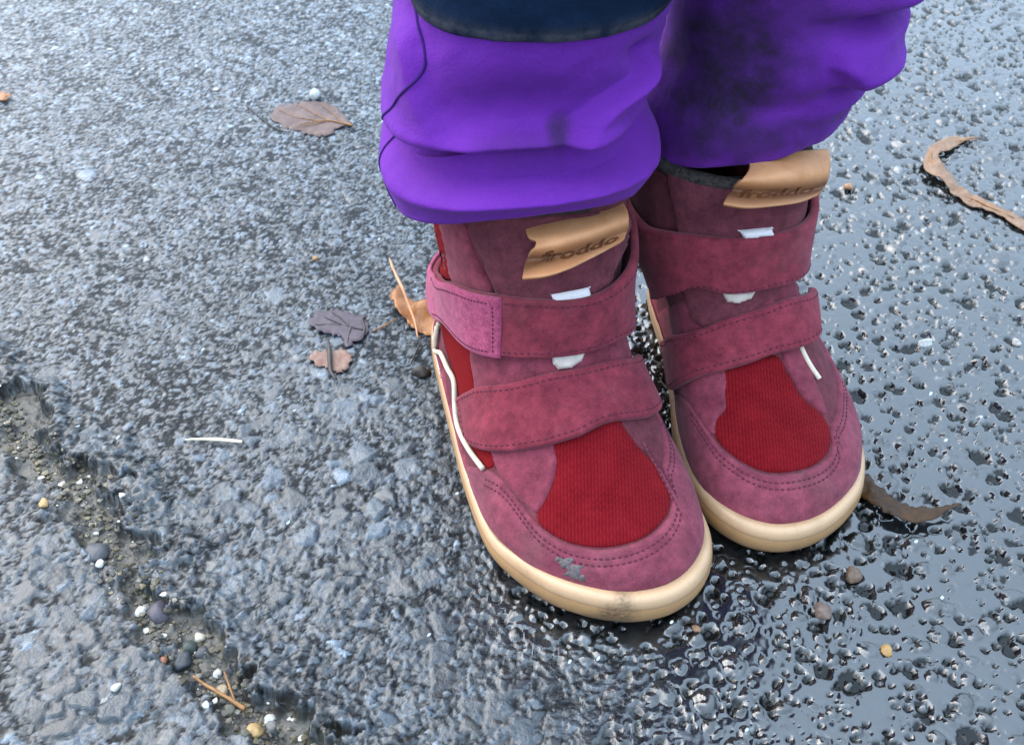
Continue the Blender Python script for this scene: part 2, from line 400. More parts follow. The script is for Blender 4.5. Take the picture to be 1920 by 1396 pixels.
def axis(lo, hi, fine_lo, fine_hi, far):
    a = [lo]
    while a[-1] < hi:
        q = (a[-1]-lo)/(hi-lo); a.append(a[-1]+fine_lo+(fine_hi-fine_lo)*q)
    out = list(a); s = fine_hi
    while out[-1] < far: s *= 1.28; out.append(out[-1]+s)
    pre = []; s = fine_lo; p = lo
    while p > -far: s *= 1.28; p -= s; pre.append(p)
    return np.array(pre[::-1]+out)
gx = axis(0, 37, .056, .09, 3000); gx = np.r_[-gx[gx > 0][::-1], 0, gx[gx > 0]]
gx = gx[(np.abs(gx) < 3000)]
gy = axis(11.5, 70, .056, .14, 3000)
GX, GY = np.meshgrid(gx, gy)
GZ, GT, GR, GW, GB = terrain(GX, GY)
fade = sstep(120, 70, np.abs(GX))*sstep(160, 100, np.abs(GY-40))
GZ = GZ*fade+.05*(1-fade)
far = (1-fade)[..., None]; GT = GT*(1-far)+np.array([.05, .055, .06])*far
GZMEAN = .09
def asphalt_mat():
    m, nt, b = new_mat('wet_asphalt')
    c = node(nt, 'Attribute', attribute_name='stone').outputs['Color']
    r = node(nt, 'Attribute', attribute_name='rough').outputs['Fac']
    w = node(nt, 'Attribute', attribute_name='film').outputs['Fac']
    n1 = noise(nt, 1700, 4, .65); n2 = noise(nt, 420, 4, .6)
    c = mixc(nt, 1.0, c, ramp(nt, n1.outputs[0], [(.28, (.45,)*3), (.55, (1,)*3), (.75, (1.9, 1.9, 1.9))]).outputs[0], 'MULTIPLY')
    vo = node(nt, 'TexVoronoi', feature='F1'); vo.inputs['Scale'].default_value = 620; vo2 = node(nt, 'TexVoronoi', feature='DISTANCE_TO_EDGE'); vo2.inputs['Scale'].default_value = 620
    tc = node(nt, 'TexCoord').outputs['Object']; wv = noise(nt, 900, 2, .5, tc); wa = node(nt, 'VectorMath', operation='MULTIPLY_ADD')
    nt.links.new(wv.outputs['Color'], wa.inputs[0]); wa.inputs[1].default_value = (.0012, .0012, .0012); nt.links.new(tc, wa.inputs[2])
    for q in (vo, vo2): nt.links.new(wa.outputs[0], q.inputs['Vector'])
    sp0 = node(nt, 'SeparateColor'); nt.links.new(vo.outputs['Color'], sp0.inputs[0])
    gr = ramp(nt, sp0.outputs[0], [(.0, (.55,)*3), (.5, (.95,)*3), (.9, (1.35,)*3)]).outputs[0]
    c = mixc(nt, .55, c, gr, 'MULTIPLY')
    nt.links.new(c, b.inputs['Base Color']); nt.links.new(r, b.inputs['Roughness'])
    b.inputs['Specular IOR Level'].default_value = .6
    cw = node(nt, 'Math', operation='MULTIPLY_ADD'); nt.links.new(w, cw.inputs[0]); cw.inputs[1].default_value = .76; cw.inputs[2].default_value = .24
    bi = node(nt, 'Attribute', attribute_name='binder').outputs['Fac']
    bo = node(nt, 'Math', operation='MULTIPLY_ADD'); nt.links.new(bi, bo.inputs[0]); bo.inputs[1].default_value = -.85; bo.inputs[2].default_value = 1
    cw2 = node(nt, 'Math', operation='MULTIPLY'); nt.links.new(cw.outputs[0], cw2.inputs[0]); nt.links.new(bo.outputs[0], cw2.inputs[1])
    sp = node(nt, 'Math', operation='MULTIPLY'); nt.links.new(bo.outputs[0], sp.inputs[0]); sp.inputs[1].default_value = .55; nt.links.new(sp.outputs[0], b.inputs['Specular IOR Level'])
    nt.links.new(cw2.outputs[0], b.inputs['Coat Weight']); b.inputs['Coat IOR'].default_value = 1.68
    cr = node(nt, 'Math', operation='MULTIPLY_ADD'); nt.links.new(w, cr.inputs[0]); cr.inputs[1].default_value = -.16; cr.inputs[2].default_value = .28
    nt.links.new(cr.outputs[0], b.inputs['Coat Roughness'])
    q = bump(nt, b, n1.outputs[0], .3, .0004); q2 = bump(nt, b, n2.outputs[0], .3, .0008, q)
    q3 = bump(nt, b, ramp(nt, vo2.outputs[0], [(0, (0, 0, 0)), (.35, (1, 1, 1))]).outputs[0], .5, .00022, q2)
    for bb in (q, q2, q3):
        k = node(nt, 'Math', operation='MULTIPLY_ADD'); nt.links.new(w, k.inputs[0]); k.inputs[1].default_value = -.30; k.inputs[2].default_value = .31
        nt.links.new(k.outputs[0], bb.inputs['Strength'])
    nt.links.new(q3.outputs[0], b.inputs['Coat Normal'])
    return m
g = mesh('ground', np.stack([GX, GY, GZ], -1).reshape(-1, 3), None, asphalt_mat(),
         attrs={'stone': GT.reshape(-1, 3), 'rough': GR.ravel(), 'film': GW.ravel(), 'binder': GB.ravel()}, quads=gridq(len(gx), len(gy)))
g['kind'] = 'structure'
def gz(x, y):
    """ground height under a point"""
    return float(terrain(np.array([x]), np.array([y]))[0][0])
def gzs(P):
    P = np.asarray(P); return terrain(P[:, 0], P[:, 1])[0]

# ------------------------------------------------------------------ boots
OUT = [(0, .15), (1.7, .6), (2.6, 1.8), (2.95, 3.3), (3.15, 5.5), (3.35, 8.1), (3.5, 10.5), (3.42, 13.1), (2.9, 14.6), (2.1, 15.9), (.9, 16.9), (-.38, 17.45),
       (-1.74, 17.5), (-2.97, 16.9), (-3.8, 15.7), (-4.12, 13.8), (-3.95, 11.5), (-3.45, 9), (-3.05, 6.5), (-2.9, 3.5), (-2.55, 1.8), (-1.6, .6)]
NU = 192
OUTC = catmull(OUT, NU, True)
i0 = int(np.argmax(OUTC[:, 1]+.25*OUTC[:, 0])); OUTC = np.roll(OUTC, -i0, 0)         # u = 0 at the toe
if OUTC[20, 0] < OUTC[0, 0]: OUTC = np.vstack([OUTC[:1], OUTC[1:][::-1]])              # u > 0 towards the outer side
UU = np.arange(NU)*2*math.pi/NU
#      t    yf     zf    yb   zb    w     xc
RING = np.array([
    [.00, 16.90, 1.55, .45, 1.15, .945, 0.],
    [.05, 16.75, 2.00, .30, 1.6, .93, 0.],
    [.10, 16.30, 2.42, .20, 2.05, .905, 0.],
    [.20, 15.20, 3.05, .05, 2.9, .85, -.02],
    [.30, 13.90, 3.65, .0, 3.7, .80, -.06],
    [.40, 12.60, 4.35, .0, 4.5, .765, -.10],
    [.50, 11.40, 5.15, .05, 5.3, .765, -.16],
    [.60, 10.40, 6.15, .1, 6.2, .80, -.22],
    [.70, 9.80, 7.30, .1, 7.2, .845, -.28],
    [.80, 9.40, 8.50, .0, 8.5, .885, -.32],
    [.90, 9.05, 9.75, -.1, 9.7, .90, -.34],
    [1.0, 8.80, 11.0, -.2, 10.9, .91, -.34]])
def ringpar(t):
    t = np.clip(t, 0, 1); T0 = RING[:, 0]
    out = []
    for k in range(1, 7):
        y = RING[:, k]; m = np.gradient(y, T0)
        i = np.clip(np.searchsorted(T0, t, side='right')-1, 0, len(T0)-2)
        h = T0[i+1]-T0[i]; s = (t-T0[i])/h
        out.append((2*s**3-3*s**2+1)*y[i]+(s**3-2*s**2+s)*h*m[i]+(-2*s**3+3*s**2)*y[i+1]+(s**3-s**2)*h*m[i+1])
    return out
SHIFT = [.2, .05, 0.]
def base_surf(u, t):
    """the boot's last: u round the foot (0 toe, + outer side), t from sole edge to cuff; right foot, cm"""
    u = np.asarray(u, float); t = np.asarray(t, float)
    yf, zf, yb, zb, w, xc = ringpar(t)
    uu = np.mod(u, 2*math.pi)/(2*math.pi)*NU; i = np.floor(uu).astype(int) % NU; f = uu-np.floor(uu); j = (i+1) % NU
    ox = OUTC[i, 0]*(1-f)+OUTC[j, 0]*f; oy = OUTC[i, 1]*(1-f)+OUTC[j, 1]*f
    y0 = (oy-.15)/(17.5-.15); x0 = ox
    ex = 2.2; cu, su = np.cos(u), np.sin(u)
    y1 = .5+.5*np.sign(cu)*np.abs(cu)**(2/ex); x1 = 3.72*np.sign(su)*np.abs(su)**(2/ex)
    b = sstep(.12, .72, t); bb = sstep(.25, .75, t); bc = sstep(0, .45, t)
    yn = y0*(1-b)+y1*b; xx = (x0*(1-b)+x1*b)*w+xc; xx = xx-bb*SHIFT[0]-bc*SHIFT[1]*np.clip(xx, 0, None)+bc*SHIFT[2]*np.clip(xx, None, 0)
    p = 1.0+1.1*(1-sstep(.3, .75, t))
    y = yb+(yf-yb)*yn; z = zb+(zf-zb)*np.clip(yn, 0, 1)**p
    # ball of the foot sits a little lower at the sides
    return np.stack([xx, y, z], -1)

class Boot:
    def __init__(s, org, phi, mirror, scale, label, shift):
        s.org = np.array([org[0], org[1], .12]); s.mir = -1.0 if mirror else 1.0; s.sc = scale
        a = np.array([math.sin(phi), -math.cos(phi), 0]); n = np.array([math.cos(phi), math.sin(phi), 0])
        s.M = np.stack([-n*s.mir, a, np.array([0, 0, 1.0])])          # rows: world directions of local x, y, z
        s.shift = shift
        s.root = empty('child_boot', tuple(s.org*.01)); s.root['label'] = label; s.root['category'] = 'boot'
        s.root['group'] = "pair of child's boots"
        nu, nt = 360, 200
        s.U = np.linspace(-math.pi, math.pi, nu, endpoint=False); s.T = np.linspace(0, 1, nt)
        s.gu, s.gt = np.meshgrid(s.U, s.T)
        W = s.S(s.gu, s.gt); s.px = proj(W)
        N = s.N(s.gu, s.gt); V = np.array([0, 0, H])-W
        s.front = (N*V).sum(-1) > 0
    def S(s, u, t):
        SHIFT[:] = s.shift
        L = base_surf(u, t)*s.sc
        return s.org+L@s.M
    def N(s, u, t):
        e = 1e-3
        du = s.S(u+e, t)-s.S(u-e, t); dt = s.S(u, np.minimum(t+e, 1))-s.S(u, np.maximum(t-e, 0))
        n = np.cross(du, dt); n /= np.linalg.norm(n, axis=-1)[..., None]+1e-12
        c = s.S(np.zeros(1), np.zeros(1))[0]*0+s.org+np.array([0., 5., 3.])@s.M*s.sc
        ctr = s.org+np.stack([np.zeros_like(t), 5+0*t, 2+6*t], -1)@s.M*s.sc
        sg = np.sign(((s.S(u, t)-ctr)*n).sum(-1)); return n*sg[..., None]
    def ut(s, pts):
        """photo pixels -> surface parameters (nearest visible point when a pixel misses)"""
        pts = np.asarray(pts, float).reshape(-1, 2)
        fx = np.where(s.front[..., None], s.px, 1e6).reshape(-1, 2)
        fu, ft = s.gu.ravel(), s.gt.ravel(); k = s.front.ravel(); fx, fu, ft = s.px.reshape(-1, 2)[k], fu[k], ft[k]
        u = np.empty(len(pts)); t = u.copy(); dmin = u.copy()
        for i in range(0, len(pts), 256):
            d = ((pts[i:i+256, None]-fx[None])**2).sum(-1); j = d.argmin(1)
            u[i:i+256] = fu[j]; t[i:i+256] = ft[j]; dmin[i:i+256] = np.sqrt(d.min(1))
        for _ in range(4):
            e = 1e-3; p0 = proj(s.S(u, t)); r = pts-p0
            ju = (proj(s.S(u+e, t))-p0)/e; tt = np.where(t > .5, -e, e); jt = (proj(s.S(u, t+tt))-p0)/tt[:, None]
            det = ju[:, 0]*jt[:, 1]-ju[:, 1]*jt[:, 0]; det = np.where(np.abs(det) < 1, 1e9, det)
            du = np.clip((r[:, 0]*jt[:, 1]-r[:, 1]*jt[:, 0])/det, -.02, .02); dt = np.clip((ju[:, 0]*r[:, 1]-ju[:, 1]*r[:, 0])/det, -.006, .006)
            ok = dmin < 6
            u = u+np.where(ok, du, 0); t = np.clip(t+np.where(ok, dt, 0), 0, 1)
        return u, t
    def local(s, W): return (np.asarray(W)-s.org)@s.M.T
    def add(s, name, W, faces, mat, parent=None, **kw):
        """world points (cm) -> a child mesh; meshes keep the boot's own axes"""
        o = mesh(name, np.asarray(W)-s.org, faces, mat, **kw); o.parent = parent or s.root; return o
    def on(s, u, t, off):
        return s.S(u, t)+s.N(u, t)*np.asarray(off)[..., None]
    def patch(s, name, poly, mat, thick=.1, lift=0, r=7, parent=None, step=5, puff=0, smooth=True, noise_amp=.012, attrs=None):
        """a piece of leather or cloth laid on the boot; its outline traced in photo pixels"""
        B = catmull(poly, max(24, int(np.linalg.norm(np.diff(np.vstack([poly, poly[:1]]), axis=0), axis=1).sum()/step)), True) if smooth else np.asarray(poly, float)
        lo, hi = B.min(0), B.max(0)
        X, Y = np.meshgrid(np.arange(lo[0], hi[0], step), np.arange(lo[1], hi[1], step)); X = X+step*.5*(np.arange(len(X))[:, None] % 2)
        P = np.c_[X.ravel(), Y.ravel()]
        ins = np.zeros(len(P), bool); A2 = B; B2 = np.roll(B, -1, 0)
        for (x0, y0), (x1, y1) in zip(A2, B2):
            c = ((y0 > P[:, 1]) != (y1 > P[:, 1])) & (P[:, 0] < (x1-x0)*(P[:, 1]-y0)/(y1-y0+1e-12)+x0); ins ^= c
        def bd(Q): return np.sqrt(((Q[:, None]-B[None])**2).sum(-1)).min(1)
        P = P[ins]; d = bd(P); P = P[d > step*.6]
        allp = np.vstack([B, P]); nb = len(B)
        r0 = geometry.delaunay_2d_cdt([Vector(q) for q in allp], [], [list(range(nb))], 1, 1e-4)
        V2 = np.array([tuple(v) for v in r0[0]]); F2 = r0[2]
        u, t = s.ut(V2); d = bd(V2)
        q = np.clip(d/r, 0, 1); h = lift+thick*np.sqrt(1-(1-q)**2)+puff*sstep(0, 60, d)
        h = h+noise_amp*(fbm(V2[:, 0]/16, V2[:, 1]/16, 3, 3)-.5)*q
        W = s.on(u, t, h)
        n = len(V2); ed = {}
        for f in F2:
            for a, b in zip(f, list(f[1:])+[f[0]]): ed[(a, b)] = ed.get((a, b), 0)+1
        be = [e for e in ed if (e[1], e[0]) not in ed]
        bv = sorted({a for e in be for a in e}); idx = {v: n+k for k, v in enumerate(bv)}
        W = np.vstack([W, s.on(u[bv], t[bv], np.full(len(bv), -.06))])
        F3 = [tuple(f) for f in F2]+[(b, a, idx[a], idx[b]) for a, b in be]
        o = s.add(name, W, F3, mat, parent)
        bm = bmesh.new(); bm.from_mesh(o.data); bmesh.ops.recalc_face_normals(bm, faces=bm.faces); bm.to_mesh(o.data); bm.free()
        return o
    def strap(s, name, top, bot, mat, thick=.26, lift=.05, ends=(None, None), n=150, m=17, lifter=None, round_ends=(False, False), parent=None):
        """a strap: upper and lower edge in photo pixels, left to right; ends add (du, dt) to run on round the boot"""
        tu, tt = s.ut(top); bu, bt = s.ut(bot)
        tu, tt, bu, bt = map(list, (tu, tt, bu, bt))
        if ends[0]:
            for du, dt in ends[0]: tu.insert(0, tu[0]+du); tt.insert(0, tt[0]+dt); bu.insert(0, bu[0]+du); bt.insert(0, bt[0]+dt)
        if ends[1]:
            for du, dt in ends[1]: tu.append(tu[-1]+du); tt.append(tt[-1]+dt); bu.append(bu[-1]+du); bt.append(bt[-1]+dt)
        Tp = catmull(np.c_[np.array(tu)*4, np.array(tt)*10], n)/[4, 10]; Bp = catmull(np.c_[np.array(bu)*4, np.array(bt)*10], n)/[4, 10]
        v = np.linspace(0, 1, m); a = np.linspace(0, 1, n)
        ang = np.linspace(0, math.pi, m); vv = .5-.5*np.cos(ang)
        U = Tp[:, None, 0]*(1-vv)[None, :, None][..., 0]+Bp[:, None, 0]*vv[None]
        Tt = Tp[:, None, 1]*(1-vv)[None]+Bp[:, None, 1]*vv[None]
        W0 = s.S(U, np.clip(Tt, 0, 1)); Nn = s.N(U, np.clip(Tt, .002, .998))
        # straps are stiffer than what they cross: smooth the carrier along and across
        for _ in range(10):
            W0[1:-1] = .5*W0[1:-1]+.25*(W0[:-2]+W0[2:]); Nn[1:-1] = .5*Nn[1:-1]+.25*(Nn[:-2]+Nn[2:])
        Nn /= np.linalg.norm(Nn, axis=-1)[..., None]
        width = np.linalg.norm(W0[:, 0]-W0[:, -1], axis=-1)
        dacross = np.minimum(vv, 1-vv)[None]*width[:, None]
        ss = np.r_[0, np.cumsum(np.linalg.norm(np.diff(W0[:, m//2], axis=0), axis=1))]
        dal = np.minimum(ss if ends[0] is None else 99+0*ss, (ss[-1]-ss) if ends[1] is None else 99+0*ss)
        de = np.minimum(dacross, dal[:, None]); q = np.clip(de/.15, 0, 1)
        L = lift+(0 if lifter is None else lifter(a[:, None], vv[None]))
        h = np.maximum(L, -.5)+thick*(.45+.55*np.sqrt(1-(1-q)**2))
        wob = (fbm(ss[:, None]*.9+0*vv[None], width[:, None]*vv[None]*.9, 13, 3)-.5)
        h = h+.12*wob*q
        # a line of stitches pulls the strap in near its edges
        h = h-.016*np.exp(-((de-.22)/.055)**2)
        TopS = W0+Nn*h[..., None]; BotS = W0+Nn*(np.broadcast_to(L, h.shape)-.02)[..., None]
        V = np.vstack([TopS.reshape(-1, 3), BotS.reshape(-1, 3)]); o = n*m
        q1 = gridq(m, n); f = [tuple(x) for x in q1]+[tuple(x[::-1]+o) for x in q1]
        for i in range(n-1):
            f.append((i*m, (i+1)*m, o+(i+1)*m, o+i*m)); k = m-1; f.append(((i+1)*m+k, i*m+k, o+i*m+k, o+(i+1)*m+k))
        for k in range(m-1):
            f.append((k+1, k, o+k, o+k+1)); b = (n-1)*m; f.append((b+k, b+k+1, o+b+k+1, o+b+k))
        ob = s.add(name, V, f, mat, parent)
        bm = bmesh.new(); bm.from_mesh(ob.data); bmesh.ops.recalc_face_normals(bm, faces=bm.faces); bm.to_mesh(ob.data); bm.free()
        s.last = (TopS, Nn, ss, width, vv, ends)
        return ob
    def strap_stitches(s, parent, inset=.22, pitch=.23, rows=('top', 'bot'), left=False, right=False, rng_a=(0, 1)):
        TopS, Nn, ss, width, vv, ends = s.last; n, m = TopS.shape[:2]; paths = []
        i0, i1 = int(rng_a[0]*(n-1)), int(rng_a[1]*(n-1))
        def at(i, fr):
            k = np.interp(fr, vv, np.arange(m)); a = int(min(k, m-2)); f = k-a
            return TopS[i, a]*(1-f)+TopS[i, a+1]*f
        for row in rows:
            pts = []
            for i in range(i0, i1+1):
                fr = inset/width[i]; fr = fr if row == 'top' else 1-fr
                pts.append(at(i, fr))
            paths.append(np.array(pts))
        for flag, i in ((left, int(np.searchsorted(ss, inset*1.3))), (right, int(np.searchsorted(ss, ss[-1]-inset*1.3)))):
            if flag: paths.append(np.array([at(min(i, n-1), fr) for fr in np.linspace(.1, .9, 40)]))
        s.stitches(parent, paths, pitch)
    def stitches(s, parent, paths, pitch=.2, rad=.026, mat=None, lift=.008, ln=.5):
        parts = []
        for P in paths:
            d = np.r_[0, np.cumsum(np.linalg.norm(np.diff(P, axis=0), axis=1))]
            for q in np.arange(pitch*.5, d[-1]-pitch*.5, pitch):
                a = np.array([np.interp(q, d, P[:, k]) for k in range(3)]); b = np.array([np.interp(q+pitch*ln, d, P[:, k]) for k in range(3)])
                up = np.array([0, 0, H])-a; up /= np.linalg.norm(up)
                mid = (a+b)/2+up*.012
                parts.append(tube([a-up*.02, (a+mid)/2+up*lift, mid+up*lift, (b+mid)/2+up*lift, b-up*.02], rad, 5, up=(.3, .2, 1)))
        if not parts: return
        V, f = join(parts); o = s.add('stitching', V, f, mat or M['thread'], parent); o['kind'] = 'stuff'; return o
    def path(s, pts, n=80, off=.05):
        P = catmull(pts, n); u, t = s.ut(P); return s.on(u, t, np.full(len(u), off))
    def tube_on(s, name, pts, r, mat, off=.02, parent=None, extra=None, flat=None):
        P = s.path(pts, 70, off)
        V, f = tube(P, r, 10, flat, up=(.5, -.4, 1)); return s.add(name, V, f, mat, parent)

def build_boot(b, D):
    S, root = b.S, b.root
    nu, nt = 240, 110
    u = np.linspace(-math.pi, math.pi, nu, endpoint=False); t = np.linspace(0, 1, nt); gu, gt = np.meshgrid(u, t)
    W = b.on(gu, gt, .02*(fbm(gu*5+20, gt*16, 4, 3)-.5))
    up = b.add('upper', W.reshape(-1, 3), [tuple(q) for q in gridq(nu, nt, True)], M['shaft'])
    # cuff: fleece lining rolled over the top edge and down inside
    rows = []
    for off, dz in ((-.04, -.35), (.10, -.12), (.16, .06), (.06, .22), (-.16, .28), (-.38, .18), (-.5, -.2), (-.55, -1.2), (-.6, -2.6)):
        P = b.S(u, np.full(nu, 1.0)); N = b.N(u, np.full(nu, .98)); N[:, 2] = 0; N /= np.linalg.norm(N, axis=1)[:, None]
        rows.append(P+N*(off+.06*(fbm(u*14, u*0+dz*3, 6, 2)-.5))[:, None]+np.array([0, 0, dz])+.05*(fbm(u*20, u*0+dz, 9, 2)-.5)[:, None]*np.array([0, 0, 1]))
    b.add('lining', np.vstack(rows), [tuple(q) for q in gridq(nu, len(rows), True)], M['fleece'], up)
    # sole: gum rubber cup with a raised toe bumper
    oc = OUTC.copy(); c = np.array([-.2, 8.5]); nrm = np.roll(oc, -1, 0)-np.roll(oc, 1, 0); nrm = np.c_[nrm[:, 1], -nrm[:, 0]]; nrm /= np.linalg.norm(nrm, axis=1)[:, None]
    if ((oc-c)*nrm).sum() < 0: nrm = -nrm
    yy = oc[:, 1]; toe = sstep(11.5, 17.0, yy); heel = sstep(3, .5, yy)
    hgt = 1.02+.72*toe+.3*heel
    rise = .30*sstep(12.5, 17.5, yy)
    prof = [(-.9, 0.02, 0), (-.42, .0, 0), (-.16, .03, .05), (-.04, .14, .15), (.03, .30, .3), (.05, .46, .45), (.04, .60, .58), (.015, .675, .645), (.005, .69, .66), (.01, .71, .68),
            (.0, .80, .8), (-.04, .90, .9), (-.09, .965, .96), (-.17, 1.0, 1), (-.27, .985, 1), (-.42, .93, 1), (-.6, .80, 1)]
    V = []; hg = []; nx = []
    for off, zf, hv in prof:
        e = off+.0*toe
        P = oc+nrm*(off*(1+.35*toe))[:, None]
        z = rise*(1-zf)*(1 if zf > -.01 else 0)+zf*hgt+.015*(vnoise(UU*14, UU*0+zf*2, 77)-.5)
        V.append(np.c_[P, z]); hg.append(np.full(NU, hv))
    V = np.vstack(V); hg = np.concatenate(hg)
    mud = np.zeros(len(V))
    for (mx, my, mz, r, k) in D['sole_mud']:
        mud = np.maximum(mud, k*sstep(r, r*.4, np.linalg.norm((V-np.array([mx, my, mz]))*[1, 1, .8], axis=1)+.35*(fbm(V[:, 0]*3, V[:, 2]*3+V[:, 1], 17, 3)-.5)))
    W = b.org*[1, 1, 0]+np.array([0, 0, .12])+(V*b.sc)@b.M
    f = [tuple(q) for q in gridq(NU, len(prof), True)]; nV = len(V)
    W = np.vstack([W, W[:NU].mean(0)]); f += [(nV, (k+1) % NU, k) for k in range(NU)]
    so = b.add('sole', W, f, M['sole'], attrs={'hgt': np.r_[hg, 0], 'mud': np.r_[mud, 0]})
    bm = bmesh.new(); bm.from_mesh(so.data); bmesh.ops.recalc_face_normals(bm, faces=bm.faces); bm.to_mesh(so.data); bm.free()
    # panels
    for nm, poly, mat, th, lift, puff in D['panels']:
        p = b.patch(nm, poly, M[mat], th, lift, puff=puff)
        if nm == 'red_vamp': vamp = p
    # mudguard round the toe: a grid in the boot's own parameters up to a traced edge
    eu, et = b.ut(catmull(D['rand_edge'], 200)); sg = b.mir
    k = np.argsort(eu); eu, et = eu[k], et[k]
    us = np.linspace(-2.75, 2.75, 300); te = np.interp(us, eu, et)
    lo, hi = eu.min(), eu.max()
    te = np.where(us < lo, et[0]+(us-lo)*D['rand_slope'][0], te); te = np.where(us > hi, et[-1]+(us-hi)*D['rand_slope'][1], te)
    te = np.clip(te, .02, .45)
    nv = 22; vv = np.linspace(0, 1, nv)**.8
    GU = np.repeat(us[None], nv, 0); GT2 = vv[:, None]*te[None]
    Wb = b.S(GU, GT2); dl = np.cumsum(np.r_[np.zeros((1, len(us))), np.linalg.norm(np.diff(Wb, axis=0), axis=-1)], 0); dl = dl[-1][None]-dl
    q = np.clip(dl/.13, 0, 1); h = .13*np.sqrt(1-(1-q)**2)+.03*(fbm(GU*6, GT2*22, 23, 3)-.5)*q-.03*np.exp(-((dl-.30)/.07)**2)-.03*np.exp(-((dl-.52)/.07)**2)
    Wt = b.on(GU, GT2, h); Wt = np.concatenate([Wt, b.on(GU[-1:], GT2[-1:], np.full((1, len(us)), -.05))], 0)
    rd = b.add('toe_guard', Wt.reshape(-1, 3), [tuple(x) for x in gridq(len(us), nv+1)], M['rand'])
    pa = []
    for dd in (.30, .52):
        P = []
        for i in range(len(us)):
            if D['stitch_u'][0] < us[i] < D['stitch_u'][1]: P.append([np.interp(-dd, -dl[:, i], Wt[:-1, i, k]) for k in range(3)])
        pa.append(np.array(P))
    b.stitches(rd, pa, .2, .030)
    for (x, y, r) in D.get('scuffs', []):
        a = np.linspace(0, 2*math.pi, 14, endpoint=False)
        rr = r*(.6+.7*np.array([random.random() for _ in a]))
        b.patch('mud_spot', np.c_[x+rr*np.cos(a), y+.8*rr*np.sin(a)], M['mudspot'], .014, .132, r=6, parent=rd, step=4, noise_amp=.03)
    for nm, pts, r, mat, off in D['tubes']:
        b.tube_on(nm, pts, r, M[mat], off)
    for st in D['straps']:
        o = b.strap(st['name'], st['top'], st['bot'], M[st['mat']], **st['kw'])
        if st.get('stitch'): b.strap_stitches(o, **st['stitch'])
    for nm, poly, mat, th, lift in D['tabs']:
        b.patch(nm, catmull(np.repeat(np.array(poly, float), 2, 0)+np.tile([[-.4, 0], [.4, 0]], (len(poly), 1)), 60, True), M[mat], th, lift, r=3, step=4, noise_amp=0, smooth=False)
    # leather tag: a flap folded over the cuff that curls away from the boot
    tg = D['tag']; ns, nr = 60, 40
    s_ = np.linspace(0, 1, ns); r_ = np.linspace(0, 1, nr)
    topc = catmull(tg['top'], ns); botc = catmull(tg['bot'], ns)
    lf = catmull(tg['left'], nr); rt = catmull(tg['right'], nr)
    P2 = np.zeros((nr, ns, 2))
    for i in range(nr):
        for j in range(ns):
            a, c2 = r_[i], s_[j]
            P2[i, j] = (1-a)*topc[j]+a*botc[j]+(1-c2)*lf[i]+c2*rt[i]-((1-a)*(1-c2)*topc[0]+(1-a)*c2*topc[-1]+a*(1-c2)*botc[0]+a*c2*botc[-1])
    # distance from the camera: in front of the cuff, bulging at the fold, dipping, then flaring out at the free edge
    u0, t0 = b.ut(tg['mid']); base = b.S(u0, t0)
    s2, c3 = math.sin(TH), math.cos(TH)
    zb = np.interp(s_, np.linspace(0, 1, len(tg['mid'])), base[:, 1]*c3+(H-base[:, 2])*s2)   # depth of the boot behind the flap
    zb = np.polyval(np.polyfit(s_, zb, 2), s_)
    curl = tg['curl'](r_[:, None], s_[None])+0*s_[None]
    Zd = zb[None]-curl
    uu, v2 = (P2[..., 0]-960)/F, (P2[..., 1]-698)/F
    def lift3(Zq): return np.stack([uu*Zq, Zq*(c3-v2*s2), H-Zq*(s2+v2*c3)], -1)
    front = lift3(Zd); nn = np.cross(np.gradient(front, axis=1), np.gradient(front, axis=0)); nn /= np.linalg.norm(nn, axis=-1)[..., None]
    if (nn*(np.array([0, 0, H])-front)).sum() < 0: nn = -nn
    back = front-nn*.14
    brown_mask = tg['brown_mask'](r_[:, None], s_[None])+0*s_[None]  # browner along the flap's dip and towards its free edge
    V = np.vstack([front.reshape(-1, 3), back.reshape(-1, 3)]); o = nr*ns; q1 = gridq(ns, nr)
    f = [tuple(x) for x in q1]+[tuple(x[::-1]+o) for x in q1]
    ring = [i for i in range(ns)]+[i*ns+ns-1 for i in range(1, nr)]+[(nr-1)*ns+i for i in range(ns-2, -1, -1)]+[i*ns for i in range(nr-2, 0, -1)]
    f += [(ring[k], ring[k-1], ring[k-1]+o, ring[k]+o) for k in range(len(ring))]
    lt = b.add('leather_tag', V, f, M['leather'], attrs={'brown_mask': np.r_[brown_mask.ravel(), np.full(o, .3)]})
    # embossed word, bent onto the flap
    cu = bpy.data.curves.new('lettering', 'FONT'); cu.body = 'froddo'; cu.size = 1; cu.fill_mode = 'NONE'; cu.bevel_depth = .042; cu.bevel_resolution = 1; cu.resolution_u = 4
    cu.space_character = 1.02
    tmp = bpy.data.objects.new('lettering', cu); COL.objects.link(tmp)
    bpy.context.view_layer.update(); dg = bpy.context.evaluated_depsgraph_get()
    me = tmp.evaluated_get(dg).to_mesh(); tv = np.array([v.co[:] for v in me.vertices]); tf = [tuple(p.vertices) for p in me.polygons]
    bpy.data.objects.remove(tmp); 
    w = tv[:, 0].max()-tv[:, 0].min(); tx = (tv[:, 0]-tv[:, 0].min())/w; hh = tv[:, 1]/.75
    (sa, ra), (sb, rb) = tg['text']; hr = tg['text_h']
    ps = sa+(sb-sa)*tx; pr = ra+(rb-ra)*tx-hh*hr
    def samp(A, ps, pr):
        x = np.clip(ps, 0, .999)*(ns-1); y = np.clip(pr, 0, .999)*(nr-1); i = x.astype(int); j = y.astype(int); fx, fy = (x-i)[:, None], (y-j)[:, None]
        return A[j, i]*(1-fx)*(1-fy)+A[j, i+1]*fx*(1-fy)+A[j+1, i]*(1-fx)*fy+A[j+1, i+1]*fx*fy
    P = samp(front, ps, pr)+samp(nn, ps, pr)*(tv[:, 2]*.5-.004)[:, None]
